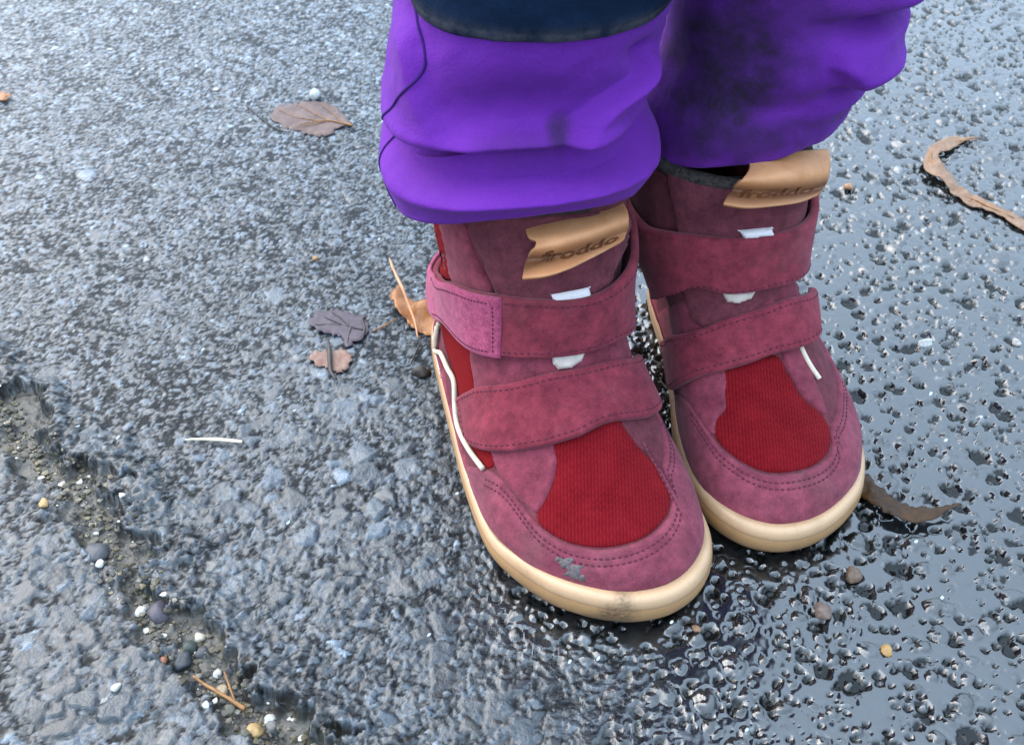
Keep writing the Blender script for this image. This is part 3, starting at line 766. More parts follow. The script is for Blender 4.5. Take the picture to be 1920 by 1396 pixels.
    b.add('lettering', P, tf, M['letter'], lt)
    return lt

M['mudspot'] = plain('dried_mud', (.12, .10, .10), .95, .35, 900, .6, .1, .001)
A = Boot((-1.4, 34.3), R(17), False, 1.0, "child's mauve boot with mud spot on its toe, standing nearer the cracked asphalt", (.15, .02, 0.))
B = Boot((8.2, 36.75), R(9), True, .925, "child's mauve boot with clean toe, standing farther back beside the puddled asphalt", (.70, .20, .16))
dA = dict(
    sole_mud=[(.30, 17.3, .7, .85, .95), (.75, 17.1, .3, .8, .8), (-.1, 17.1, 1.3, .6, .7), (2.4, 15.6, .3, .5, .5)],
    panels=[
        ('red_vamp', [(1038, 815), (1150, 780), (1170, 800), (1198, 837), (1236, 876), (1257, 925), (1249, 968), (1205, 1008), (1135, 1026), (1070, 1018), (1018, 990), (1006, 962), (1028, 925), (1038, 890), (1032, 850)], 'knit', .05, .0, .06),
        ('side_panel', [(828, 560), (905, 600), (893, 650), (888, 720), (905, 790), (932, 850), (925, 874), (910, 876), (884, 835), (864, 765), (850, 700), (834, 650), (826, 600)], 'red', .05, 0, 0),
        ('cuff_strip', [(800, 395), (826, 405), (838, 450), (852, 520), (822, 515), (808, 450)], 'red', .05, 0, 0),
        ('quarter', [(890, 640), (1000, 660), (1010, 720), (1040, 835), (1046, 868), (1036, 908), (1012, 955), (996, 955), (938, 890), (900, 780), (890, 720)], 'suede', .09, .02, 0),
        ('facing', [(824, 400), (866, 405), (890, 470), (925, 545), (900, 555), (850, 530), (836, 470)], 'suede', .10, .02, 0),
        ('tongue', [(884, 405), (1000, 400), (1160, 400), (1172, 440), (1150, 500), (1110, 600), (1000, 640), (950, 580), (915, 500)], 'shaft', .14, .10, .05),
        ('throat', [(1000, 630), (1110, 625), (1150, 640), (1165, 720), (1000, 720)], 'suede', .06, .02, 0),
        ('facing', [(1190, 620), (1150, 625), (1135, 660), (1160, 740), (1205, 740), (1200, 680)], 'suede', .10, .04, 0),
    ],
    rand_edge=[(872, 872), (912, 880), (945, 900), (975, 938), (1002, 975), (1030, 1000), (1070, 1021), (1130, 1030), (1200, 1014), (1247, 976), (1259, 930), (1240, 878), (1212, 838), (1190, 800)],
    rand_slope=(0, 0), stitch_u=(-1.0, .95),
    scuffs=[(1062, 1052, 15), (1078, 1066, 17), (1092, 1080, 8), (1048, 1046, 6)],
    tubes=[('piping', [(826, 612), (822, 655), (833, 662), (846, 690), (858, 715), (860, 760), (866, 800), (884, 838), (912, 878)], .10, 'cream', .15),
           ('piping', [(826, 606), (819, 640), (815, 672), (818, 710)], .09, 'cream', .08)],
    straps=[
        dict(name='strap', top=[(823, 505), (850, 524), (900, 540), (950, 546), (1000, 551), (1050, 553), (1100, 545), (1132, 523), (1158, 490), (1180, 455)],
             bot=[(830, 588), (862, 608), (890, 636), (940, 661), (1000, 667), (1050, 666), (1105, 656), (1140, 638), (1165, 615), (1188, 580)], mat='strap',
             kw=dict(lift=.12, thick=.27, ends=([(.35, .0), (.5, .0), (.6, 0)], [(-.25, .02), (-.4, .02), (-.5, .0)]), lifter=lambda a, v: .32*np.exp(-((a-.74)/.10)**2)*(1-.4*v)+.1*np.exp(-((a-.5)/.2)**2)),
             stitch=dict(rng_a=(.2, .85))),
        dict(name='strap_base', top=[(822, 503), (850, 522), (900, 539), (952, 547)], bot=[(829, 590), (862, 611), (888, 640), (952, 666)], mat='fuzzy',
             kw=dict(lift=.43, thick=.13, ends=([(.35, .0), (.5, 0)], None), n=80), stitch=dict(rng_a=(.4, .97), right=True, pitch=.16)),
        dict(name='strap', top=[(871, 746), (886, 735), (920, 722), (1000, 706), (1080, 690), (1150, 675), (1193, 664)],
             bot=[(885, 814), (895, 833), (930, 847), (1000, 842), (1080, 821), (1160, 790), (1222, 764)], mat='strap',
             kw=dict(lift=.12, thick=.27, lifter=lambda a, v: .08*sstep(.75, 1, a)), stitch=dict(left=True)),
    ],
    tabs=[('webbing_tab', [(1031, 545), (1095, 533), (1101, 550), (1099, 556), (1036, 564)], 'white', .14, .28),
          ('round_tab', [(1034, 660), (1095, 655), (1088, 676), (1070, 689), (1046, 692), (1036, 680)], 'pearl', .12, .16)],
    tag=dict(top=[(984, 416), (1050, 402), (1110, 392), (1168, 379)], bot=[(979, 522), (1020, 518), (1060, 507), (1110, 484), (1163, 456)],
             left=[(984, 416), (988, 440), (1004, 452), (1001, 466), (986, 490), (979, 522)], right=[(1168, 379), (1178, 400), (1178, 430), (1163, 456)],
             mid=[(985, 470), (1020, 465), (1060, 458), (1100, 450), (1140, 440), (1165, 432)],
             curl=lambda r, s: .35+1.15*np.sin(np.clip(r*1.1, 0, .5)*math.pi)-.35*sstep(.45, .75, r)*(1-.4*s)+.75*sstep(.70, 1, r)*(1-.5*s)-.25*np.exp(-((r-.72+.05*s)/.13)**2),
             brown_mask=lambda r, s: np.clip(.95*np.exp(-((r-.74+.1*s)/.13)**2)*(1-.45*s)+.3*sstep(.5, 1, r)+.25*np.exp(-(s/.1)**2)*sstep(.4, .6, r), 0, 1),
             text=((.13, .76), (.93, .84)), text_h=.20))
dB = dict(
    sole_mud=[(.6, 17.2, .3, .5, .25)],
    panels=[
        ('red_vamp', [(1362, 690), (1450, 665), (1478, 700), (1503, 742), (1544, 780), (1559, 820), (1546, 856), (1510, 878), (1450, 886), (1400, 871), (1355, 838), (1338, 810), (1343, 785), (1358, 765), (1356, 730)], 'knit', .05, 0, .06),
        ('quarter', [(1220, 600), (1330, 560), (1362, 700), (1361, 735), (1362, 765), (1345, 788), (1340, 815), (1320, 800), (1285, 745), (1255, 735), (1235, 680)], 'suede', .09, .02, 0),
        ('tongue', [(1262, 300), (1400, 290), (1540, 285), (1545, 380), (1520, 430), (1480, 520), (1390, 600), (1300, 600), (1270, 420)], 'shaft', .14, .06, .05),
        ('throat', [(1330, 535), (1440, 530), (1450, 560), (1445, 600), (1330, 610)], 'suede', .06, .10, 0),
        ('facing', [(1440, 525), (1478, 515), (1500, 560), (1505, 650), (1545, 760), (1540, 775), (1500, 735), (1475, 690), (1450, 600)], 'suede', .10, .04, 0),
        ('side_panel', [(1186, 560), (1215, 545), (1225, 640), (1190, 640)], 'red', .05, 0, 0),
    ],
    rand_edge=[(1230, 690), (1258, 722), (1285, 742), (1310, 775), (1336, 818), (1355, 842), (1400, 875), (1450, 890), (1510, 882), (1549, 859), (1562, 820), (1548, 780), (1530, 745), (1512, 705)],
    rand_slope=(0, 0), stitch_u=(-.9, .9), scuffs=[],
    tubes=[('piping', [(1495, 650), (1503, 668), (1515, 690), (1530, 712)], .09, 'cream', .16),
           ('piping', [(1176, 655), (1192, 668), (1200, 690)], .06, 'cream', .03)],
    straps=[
        dict(name='strap', top=[(1222, 418), (1250, 426), (1300, 432), (1370, 438), (1410, 439), (1450, 430), (1490, 411), (1518, 388)],
             bot=[(1212, 510), (1240, 526), (1290, 537), (1350, 544), (1400, 541), (1440, 531), (1480, 515), (1512, 496)], mat='strap',
             kw=dict(lift=.16, thick=.27, ends=([(-.35, .0), (-.5, .0)], [(.25, .01), (.4, 0), (.5, 0)]), lifter=lambda a, v: .22*np.exp(-((a-.72)/.12)**2)+.12*np.exp(-((a-.4)/.2)**2)),
             stitch=dict(rng_a=(.2, .8), rows=('bot',))),
        dict(name='strap_base', top=[(1192, 632), (1215, 634), (1245, 636)], bot=[(1208, 700), (1230, 722), (1262, 727)], mat='strap',
             kw=dict(lift=.08, thick=.12, ends=([(-.4, 0), (-.5, 0)], None), n=60)),
        dict(name='strap', top=[(1232, 645), (1270, 627), (1340, 606), (1420, 577), (1470, 556), (1502, 543)],
             bot=[(1255, 728), (1300, 716), (1350, 699), (1420, 676), (1470, 660), (1513, 634)], mat='strap',
             kw=dict(lift=.16, thick=.27, lifter=lambda a, v: .25*sstep(.7, 1, a)), stitch=dict(left=True)),
    ],
    tabs=[('webbing_tab', [(1384, 426), (1439, 421), (1442, 431), (1440, 436), (1391, 441)], 'white', .14, .34),
          ('round_tab', [(1352, 542), (1414, 540), (1406, 557), (1385, 566), (1362, 564)], 'pearl', .14, .2)],
    tag=dict(top=[(1402, 292), (1450, 286), (1500, 282), (1553, 279)], bot=[(1356, 382), (1400, 389), (1450, 387), (1500, 380), (1531, 368)],
             left=[(1402, 292), (1405, 315), (1390, 338), (1367, 362), (1356, 382)], right=[(1553, 279), (1557, 300), (1552, 340), (1531, 368)],
             mid=[(1390, 340), (1420, 338), (1450, 336), (1480, 334), (1510, 332), (1535, 330)],
             curl=lambda r, s: .35+1.05*np.sin(np.clip(r*1.1, 0, .5)*math.pi)-.3*sstep(.45, .75, r)+.6*sstep(.70, 1, r)-.25*np.exp(-((r-.74)/.13)**2),
             brown_mask=lambda r, s: np.clip(1.0*np.exp(-((r-.74)/.15)**2)+.35*sstep(.5, 1, r), 0, 1),
             text=((.10, .84), (.88, .80)), text_h=.18))
build_boot(A, dA); build_boot(B, dB)

# ------------------------------------------------------------------ the child: purple trousers with navy knee patches
person = empty('person', (.045, .31, 0))
tag(person, 'child standing in mud stained purple trousers with navy knee patches', 'person')
def leg_rings(keys, n_u=200, n_v=170, hem=None, bumps=(), seed=0):
    """keys: z, cx, cy, rx, ry rows, hem upwards; bumps act on (azimuth, height)"""
    K = np.array(keys); s = np.linspace(0, 1, n_v); zk = (K[:, 0]-K[0, 0])/(K[-1, 0]-K[0, 0])
    fine = .6*s**1.9+.4*s                                             # denser near the hem
    par = catmull(K, 400); zz = par[:, 0]; z = K[0, 0]+(K[-1, 0]-K[0, 0])*fine
    cx, cy, rx, ry = (np.interp(z, zz, par[:, k]) for k in range(1, 5))
    a = np.linspace(-math.pi, math.pi, n_u, endpoint=False)            # 0 faces the camera (-y), + towards +x
    A2, Z2 = np.meshgrid(a, z); 
    d = np.zeros(A2.shape)
    for fn in bumps: d = d+fn(A2, Z2)
    d = d+.22*(fbm(A2*2.2+9, Z2*.5, seed, 3)-.5)+.05*(np.abs(fbm(A2*5+3, Z2*.9+A2*1.5, seed+4, 3)-.5)*2-.3)
    ex = 2.25; ca, sa = np.cos(A2), np.sin(A2)
    X = cx[:, None]+(rx[:, None]+d)*np.sign(sa)*np.abs(sa)**(2/ex)
    Y = cy[:, None]-(ry[:, None]+d)*np.sign(ca)*np.abs(ca)**(2/ex)
    Zo = Z2+(hem(A2)*np.exp(-(Z2-K[0, 0])/2.2) if hem else 0)
    return np.stack([X, Y, Zo], -1), A2, Z2
def G(a0, z0, sa, sz, k, tilt=0):
    return lambda a, z: k*np.exp(-((a-a0)/sa)**2-((z-z0-tilt*(a-a0))/sz)**2)
def leg_mesh(keys, hem, bumps, seed):
    P, A2, Z2 = leg_rings(keys, hem=hem, bumps=bumps, seed=seed)
    # the hem turns in and up inside
    nrm = np.stack([np.sin(A2[0]), -np.cos(A2[0]), 0*A2[0]], -1); r0 = P[0]
    turn = [r0-nrm*.06+[0, 0, -.10], r0-nrm*.25+[0, 0, -.12], r0-nrm*.42+[0, 0, .05], r0-nrm*.5+[0, 0, .5], r0-nrm*.7+[0, 0, 2.0]]
    Pm = np.concatenate([np.stack(turn[::-1]), P], 0)
    return Pm, P, A2, Z2
# azimuth is measured from the camera side; heights in cm
keysA = [(10.6, .20, 29.3, 4.35, 4.5), (11.2, .22, 29.3, 4.50, 4.6), (11.9, .2, 29.3, 4.50, 4.55), (12.7, .1, 29.4, 4.36, 4.4), (13.6, .0, 29.5, 4.15, 4.35), (14.6, .05, 29.7, 4.02, 4.4), (16.2, .50, 29.8, 4.10, 4.6), (18, .9, 30.3, 4.4, 5.0), (22, 1.6, 31.5, 5.2, 6.0), (28, 2.0, 33, 6.2, 7.0)]
hemA = lambda a: 1.5*np.exp(-((a-.1)/1.0)**2)-.35+.12+.45*a*(np.abs(a) < 2.4)*np.exp(-(a/1.6)**2)
def lip(z0, a0, aw, depth, ramp_):
    """a fold: the cloth above hangs over a recess that runs out again below"""
    def fn(a, z):
        zl = z0+.10*np.sin(a*2.3+.4); q = (zl-z)/ramp_
        return -depth*sstep(-.10, .16, q)*sstep(1.0, .22, q)*np.exp(-np.abs((a-a0)/aw)**4)+.26*depth*np.exp(-((z-zl-.28)/.32)**2)*np.exp(-((a-a0)/aw)**2)
    return fn
def stepfold(pts, k, w, side, fall, soft=.045):
    """a fold edge through (azimuth, height) points: the cloth on one side stands proud and falls away"""
    pts = np.array(sorted(pts, key=lambda p: p[1]))
    def fn(a, z):
        al = np.interp(z, pts[:, 1], pts[:, 0]); x = (a-al)*side
        win = sstep(pts[0, 1]-.5, pts[0, 1]+.3, z)*sstep(pts[-1, 1]+.9, pts[-1, 1]-.3, z)
        return k*sstep(-soft, soft, x)*np.exp(-(np.clip(x, 0, None)/fall)**2)*win
    return fn
bumpsA = [lip(13.45, .0, 1.12, 1.75, 1.9), G(0, 11.7, 1.3, .35, .20),
          stepfold([(-.86, 16.4), (-.70, 15.3), (-.50, 14.2), (-.48, 13.9)], .5, 0, -1, .35, .09), stepfold([(.98, 15.6), (.62, 14.9), (.40, 14.2), (.36, 13.8)], .85, 0, 1, .45, .07),
          G(1.0, 15.9, .30, .35, -.55, -1.0), G(-.05, 14.8, .45, 1.1, -.45), G(-1.25, 12.7, .3, .35, -.25), G(0, 11.9, 1.6, .5, .22)]
keysB = [(10.9, 8.15, 32.2, 3.45, 3.85), (11.5, 8.15, 32.2, 3.55, 3.95), (12.3, 8.2, 32.2, 3.55, 3.95), (13.1, 8.4, 32.3, 3.5, 4.05), (14.1, 8.85, 32.4, 3.62, 4.25), (15.6, 9.1, 32.6, 3.85, 4.6), (17.5, 9.4, 33, 4.1, 4.9), (20, 9.6, 33.6, 4.8, 5.7), (28, 9.0, 35, 6.2, 7.0)]
hemB = lambda a: 1.0*np.exp(-((a-.0)/1.0)**2)-.52+.85*np.clip(a, 0, None)*np.exp(-(a/1.8)**4)+.46*a*np.exp(-(a/1.6)**2)
bumpsB = [lip(13.9, .8, .45, 1.3, .9), G(.95, 12.6, .5, .4, .25), stepfold([(.15, 14.9), (.30, 14.3), (.42, 13.6)], .6, 0, 1, .6, .08),
          lip(16.3, .7, .6, 1.1, 1.1), G(-.2, 13.2, .6, .6, -.15), G(.5, 17.2, .6, .5, .25), G(.1, 14.4, .25, .7, .15), G(-.5, 15.5, .3, 1.2, -.25)]
PmA, PA, AA, ZA = leg_mesh(keysA, hemA, bumpsA, 3)
PmB, PB, AB, ZB = leg_mesh(keysB, hemB, bumpsB, 8)
def mud_and_shade(P, spots):
    px = proj(P.reshape(-1, 3)); m = np.zeros(len(px)); n = fbm(px[:, 0]/45, px[:, 1]/45, 5, 4)
    W = P.reshape(-1, 3)
    for (c, r, k) in spots:
        d = np.linalg.norm((W-np.array(c))/np.array(r), axis=1)+.75*(n-.5); m = np.maximum(m, k*sstep(1.15, .30, d))
    return m
mA = mud_and_shade(PmA, [((1.35, 25.2, 14.3), (.45, 1.2, .6), .8), ((.3, 25.2, 14.0), (1.6, 1.2, .5), .3)])
mB = mud_and_shade(PmB, [((5.9, 28.6, 14.2), (3.3, 3.5, 3.8), 1.0), ((7.6, 28, 12.3), (3.6, 2.5, 1.1), .75), ((11.0, 29, 12.6), (1.3, 2, .5), .5), ((8.0, 28, 16.6), (3.4, 3.5, 1.0), .5)])  # mud stain, spread and darkened to paint the inner leg's shade too
# hips join the legs above the frame
hip = []
for z, rx, ry in ((27, 10.2, 7.0), (30, 10.4, 7.4), (34, 10.2, 7.6), (38, 9.8, 7.4), (40, 9.6, 7.2)):
    a = np.linspace(0, 2*math.pi, 64, endpoint=False); hip.append(np.c_[5.4+rx*np.cos(a), 34+.25*(z-27)*.5+ry*np.sin(a), 0*a+z])
hip = np.array(hip)
sA, sB, sH = PmA.shape, PmB.shape, hip.shape
V = np.vstack([PmA.reshape(-1, 3), PmB.reshape(-1, 3), hip.reshape(-1, 3)])
f = [tuple(q) for q in gridq(sA[1], sA[0], True)]+[tuple(q+sA[0]*sA[1]) for q in gridq(sB[1], sB[0], True)]+[tuple(q+sA[0]*sA[1]+sB[0]*sB[1]) for q in gridq(64, len(hip), True)]
k0 = sA[0]*sA[1]+sB[0]*sB[1]; f += [tuple(k0+i for i in range(64))[::-1], tuple(k0+(len(hip)-1)*64+i for i in range(64))]
PO = np.array([4.5, 31, 0])
tr = mesh('trousers', V-PO, f, M['cloth'], person, attrs={'mud': np.r_[mA, mB, np.zeros(len(hip)*64)]})  # this attribute holds the far leg's painted shade along with the mud
def surf_at(P, A2, Z2, a, z):
    """point and outward normal on a leg at azimuth a, height row z"""
    nu = P.shape[1]; x = (np.asarray(a)+math.pi)/(2*math.pi)*nu; y = np.interp(z, Z2[:, 0], np.arange(len(Z2)))
    i = np.floor(x).astype(int); fx = (x-i)[:, None]; j = np.clip(np.floor(y).astype(int), 0, len(P)-2); fy = (y-j)[:, None]; i1 = (i+1) % nu; i = i % nu
    p = P[j, i]*(1-fx)*(1-fy)+P[j, i1]*fx*(1-fy)+P[j+1, i]*(1-fx)*fy+P[j+1, i1]*fx*fy
    n = np.cross(P[j, i1]-P[j, i], P[j+1, i]-P[j, i]); n /= np.linalg.norm(n, axis=1)[:, None]
    c = np.stack([np.sin(a), -np.cos(a), 0*np.asarray(a)], -1); n *= np.sign((n*c).sum(1))[:, None]; return p, n
def knee_patch(P, A2, Z2, zb, aw, ztop, mudk):
    na, nz = 120, 60
    a = np.linspace(-aw, aw*.92, na); k = np.linspace(0, 1, nz)
    aa, kk = np.meshgrid(a, k)
    q = np.clip((np.abs(aa)/aw-.55)/.45, 0, 1)
    low = zb+1.5*q**2.2
    zz = low+(ztop-low)*kk
    p, n = surf_at(P, A2, Z2, aa.ravel(), zz.ravel())
    pr = p.reshape(nz, na, 3); d = (zz-low)
    e = np.minimum(np.minimum(d, ztop-zz), (aw-np.abs(aa))*4.5); q2 = np.clip(e/.14, 0, 1)
    h = .03+.13*np.sqrt(1-(1-q2)**2)-.05*np.exp(-((e-.28)/.06)**2)+.05*(fbm(aa*3, zz*1.2, 19, 3)-.5)*q2
    h = np.where(e <= 1e-6, -.03, h)
    W = p+n*h.ravel()[:, None]
    mud = mudk*np.exp(-((d-.22)/.22)**2)*.9
    o = mesh('knee_patch', W-PO, [tuple(x) for x in gridq(na, nz)], M['patch'], tr, attrs={'mud': mud.ravel()})
    # its seam
    ii = [(int(np.argmin(np.abs(e[:, j]-.26))), j) for j in range(6, na-6)]
    Wg = W.reshape(nz, na, 3); return Wg, ii
W1, ii = knee_patch(PA, AA, ZA, 17.05, 1.2, 25, 1.0)
W2, ij = knee_patch(PB, AB, ZB, 18.0, 1.1, 25, .4)
# side seam of the near leg
def seam(P, A2, Z2, az, r, lift=.0):
    c = catmull(az, 90); p, n = surf_at(P, A2, Z2, c[:, 0], c[:, 1])
    V, f = tube(p+n*lift, r, 8, up=(.3, -1, .2)); return mesh('side_seam', V-PO, f, M['seam'], tr)
seam(PA, AA, ZA, [(-1.15, 10.62), (-1.32, 11.4), (-1.34, 12.4), (-1.20, 13.4), (-.92, 14.6), (-.74, 15.6), (-.80, 16.6), (-1.1, 18)], .05, .0)

# ------------------------------------------------------------------ litter on the ground
def leaf_mesh(name, pts, mat, lift=.05, curl=None, z0=0.0, step=6, thick=.02, sub=None):
    """a leaf lying on the ground; outline in photo pixels, then real ground points"""
    B = catmull(pts, 90, True); qn = np.arange(90)*.55; B = B+np.c_[vnoise(qn, qn*0, 41)-.5, vnoise(qn, qn*0+7, 42)-.5]*step*1.3; lo, hi = B.min(0), B.max(0)
    X, Y = np.meshgrid(np.arange(lo[0], hi[0], step), np.arange(lo[1], hi[1], step)); P = np.c_[X.ravel(), Y.ravel()]
    ins = np.zeros(len(P), bool)
    for (x0, y0), (x1, y1) in zip(B, np.roll(B, -1, 0)):
        ins ^= ((y0 > P[:, 1]) != (y1 > P[:, 1])) & (P[:, 0] < (x1-x0)*(P[:, 1]-y0)/(y1-y0+1e-12)+x0)
    P = P[ins]; d = np.sqrt(((P[:, None]-B[None])**2).sum(-1)).min(1); P = P[d > step*.5]
    r0 = geometry.delaunay_2d_cdt([Vector(q) for q in np.vstack([B, P])], [], [list(range(len(B)))], 1, 1e-4)
    V2 = np.array([tuple(v) for v in r0[0]]); F2 = [tuple(f) for f in r0[2]]
    W = np.array([ground(x, y, GZMEAN) for x, y in V2])
    hz = gzs(W)
    c = 0 if curl is None else curl(V2)
    sm = fbm(W[:, 0]*.8, W[:, 1]*.8, 33, 2)-.5
    W[:, 2] = np.maximum(.35*hz+.65*(GZMEAN+.06), hz*.9)+lift+c+.10*sm+.12*(fbm(W[:, 0]*2.4, W[:, 1]*2.4, 34, 3)-.5)
    top = W; bot = W-np.array([0, 0, thick]); n = len(W)
    ed = {}
    for f in F2:
        for a, b in zip(f, f[1:]+f[:1]): ed[(a, b)] = 1
    F3 = F2+[tuple(i+n for i in f[::-1]) for f in F2]+[(b, a, a+n, b+n) for a, b in ed if (b, a) not in ed]
    org = W.mean(0); org[2] = 0
    o = mesh(name, np.vstack([top, bot])-org, F3, mat); o.location = tuple(org*.01)
    bm = bmesh.new(); bm.from_mesh(o.data); bmesh.ops.recalc_face_normals(bm, faces=bm.faces); bm.to_mesh(o.data); bm.free()
    return o, org
def line_tube(name, pts, r, mat, lift=.1, hz=None, n=30, parent=None, org=None, seg=7):
    P2 = catmull(pts, n); W = np.array([ground(x, y, GZMEAN) for x, y in P2])
    g0 = gzs(W); g0 = np.convolve(np.pad(g0, 3, 'edge'), np.ones(7)/7, 'valid')
    W[:, 2] = g0+lift+(0 if hz is None else np.interp(np.linspace(0, 1, n), np.linspace(0, 1, len(hz)), hz))
    rr = np.interp(np.linspace(0, 1, n), np.linspace(0, 1, len(r)), r)
    V, f = tube(W, rr, seg)
    if org is None: org = W.mean(0)*[1, 1, 0]
    o = mesh(name, V-org, f, mat, parent)
    if parent is None: o.location = tuple(org*.01)
    return o, org
def leaf_mat(name, c0, c1, rough=.35, alpha=1.0, coat=.6):
    m, nt, b = new_mat(name)
    n1 = noise(nt, 160, 6, .65, dist=.6); n2 = noise(nt, 900, 4, .6)
    c = ramp(nt, n1.outputs[0], [(.3, c0), (.68, c1)]).outputs[0]
    c = mixc(nt, .3, c, ramp(nt, n2.outputs[0], [(.3, [k*.5 for k in c0]), (.7, c1)]).outputs[0])
    nt.links.new(c, b.inputs['Base Color']); b.inputs['Roughness'].default_value = rough
    b.inputs['Coat Weight'].default_value = coat; b.inputs['Coat Roughness'].default_value = .15
    b.inputs['Specular IOR Level'].default_value = .25
    bump(nt, b, n1.outputs[0], .5, .001); return m
L = {'pink': leaf_mat('sodden_leaf', (.075, .048, .045), (.17, .115, .10), .6, coat=.05), 'plum': leaf_mat('plum_leaf', (0.0527, 0.0403, 0.0527), (0.0992, 0.0744, 0.0868), .55, coat=.08),
     'rose': leaf_mat('rose_leaf', (0.186, 0.062, 0.0434), (0.26, 0.186, 0.143), .6, coat=.08), 'orange': leaf_mat('orange_leaf', (.17, .045, .007), (.40, .165, .04), .45, coat=.3),
     'tan': leaf_mat('tan_leaf', (0.155, 0.0806, 0.0465), (0.279, 0.18, 0.118), .6, coat=.1), 'brown': leaf_mat('brown_leaf', (.010, .004, .0015), (.075, .030, .004), .5, coat=.12)}
TW = {'straw': plain('dry_straw', (.72, .62, .45), .6, .15, 200), 'twig': plain('brown_twig', (.25, .12, .045), .7, .35, 300), 'dark': plain('dark_twig', (.035, .028, .024), .5, .4, 300),
      'stem': plain('leaf_stem', (.52, .24, .12), .5, .25, 200)}
o, og = leaf_mesh('leaf', [(508, 212), (522, 200), (556, 194), (598, 190), (630, 198), (644, 216), (662, 238), (640, 236), (626, 246), (600, 255), (566, 250), (538, 240), (514, 226)], L['pink'], -.02)
tag(o, 'sodden pinkish brown leaf pressed flat on pale asphalt, a white stone behind it', 'leaf', 'fallen leaves')
line_tube('stem', [(560, 235), (610, 228), (640, 232), (662, 238)], [.02, .03, .04, .06], TW['twig'], .14, parent=o, org=og)
for vn in ([(520, 206), (560, 222), (610, 229)], [(556, 197), (585, 212), (620, 229)], [(545, 240), (580, 236), (606, 230)], [(600, 195), (622, 212), (640, 230)]): line_tube('leaf_vein', vn, [.012, .02, .025], TW['twig'], .13, parent=o, org=og, n=14, seg=5)
line_tube('leaf_rib', [(462, 198), (490, 222), (520, 242), (552, 250)], [.03, .04, .04, .02], TW['dark'], .06, parent=o, org=og)
o, og = leaf_mesh('leaf', [(586, 598), (600, 586), (630, 580), (660, 588), (684, 594), (690, 615), (686, 636), (668, 642), (650, 650), (640, 634), (620, 632), (598, 622), (584, 612)], L['plum'], .05)
tag(o, 'wet plum coloured leaf lying just above the rose coloured scrap', 'leaf', 'fallen leaves')
for vn in ([(590, 612), (630, 612), (682, 622)], [(620, 586), (640, 600), (655, 616)], [(652, 646), (655, 630), (660, 616)], [(606, 596), (622, 603), (640, 612)]): line_tube('leaf_vein', vn, [.012, .025, .03], TW['dark'], .15, parent=o, org=og, n=14, seg=5)
line_tube('stem', [(680, 640), (684, 620), (680, 602), (690, 596)], [.02, .05, .05, .03], TW['dark'], .16, parent=o, org=og)
o, og = leaf_mesh('leaf_scrap', [(584, 668), (600, 660), (625, 658), (644, 655), (656, 668), (658, 686), (640, 698), (616, 694), (592, 688)], L['rose'], .06)
tag(o, 'rose and beige scrap of leaf with a dark twig across it', 'leaf', 'fallen leaves')
o, og = line_tube('twig', [(617, 648), (619, 668), (620, 690), (622, 705), (632, 718)], [.07, .10, .10, .09, .05], TW['dark'], .22)
tag(o, 'bent dark twig lying across the rose coloured scrap', 'twig', 'twigs')
def curl_or(V): return .35*np.exp(-((V[:, 0]-745)/16)**2)+.55*np.exp(-((V[:, 1]-585)/12)**2)*sstep(750, 800, V[:, 0])
o, og = leaf_mesh('leaf', [(739, 556), (756, 548), (772, 566), (790, 578), (815, 582), (845, 588), (848, 612), (832, 634), (806, 630), (776, 620), (752, 602), (738, 580)], L['orange'], .10, curl_or, thick=.03)
tag(o, 'curled orange leaf with a long stem, lying against the nearer boot', 'leaf', 'fallen leaves')
line_tube('stem', [(733, 504), (743, 540), (762, 580), (778, 612), (784, 640)], [.05, .06, .07, .06, .03], TW['stem'], .15, [.5, .9, .9, .35, .1], parent=o, org=og)
def curl_c(V): return .25*np.exp(-((V[:, 0]-1760)/30)**2)
o, og = leaf_mesh('leaf', [(1838, 263), (1800, 262), (1768, 268), (1745, 280), (1731, 298), (1734, 325), (1760, 345), (1785, 368), (1820, 388), (1860, 400), (1900, 425), (1940, 450), (1950, 430), (1900, 402), (1850, 380), (1800, 355), (1775, 335), (1757, 310), (1758, 296), (1785, 283), (1810, 270)], L['tan'], .10, curl_c, step=5, thick=.05)
tag(o, 'narrow tan leaf curved like a hook on the puddled asphalt', 'leaf', 'fallen leaves')
line_tube('leaf_rib', [(1836, 265), (1775, 274), (1742, 296), (1752, 325), (1790, 360), (1850, 390), (1900, 413)], [.02, .05, .06, .06, .05, .04, .02], TW['twig'], .16, [0, .1, .25, .1, 0, 0, 0], parent=o, org=og)
def curl_d(V): return .25*sstep(1600, 1680, V[:, 0])
o, og = leaf_mesh('leaf', [(1606, 884), (1622, 890), (1642, 918), (1670, 944), (1706, 960), (1750, 964), (1796, 954), (1758, 978), (1714, 990), (1670, 980), (1634, 956), (1608, 922)], L['brown'], .16, curl_d, step=5, thick=.05)
tag(o, 'dark brown curved leaf sticking out from behind the farther boot', 'leaf', 'fallen leaves')
o, og = line_tube('straw', [(348, 827), (400, 826), (455, 831)], [.03, .07, .06], TW['straw'], .18); tag(o, 'pale piece of straw lying alone on the asphalt', 'straw')
o, og = line_tube('twig', [(362, 1266), (400, 1288), (430, 1304), (456, 1320)], [.04, .055, .06, .08], TW['twig'], .2); tag(o, 'brown twig in the crack, the thicker of the two crossing there', 'twig', 'twigs')
o, og = line_tube('twig', [(418, 1252), (428, 1280), (438, 1308)], [.03, .035, .03], TW['twig'], .24); tag(o, 'thin brown twig lying over a thicker one in the crack', 'twig', 'twigs')
o, og = line_tube('twig', [(790, 640), (778, 668), (768, 690)], [.03, .04, .03], TW['dark'], .12); tag(o, 'thin dark twig below the curled orange leaf', 'twig', 'twigs')
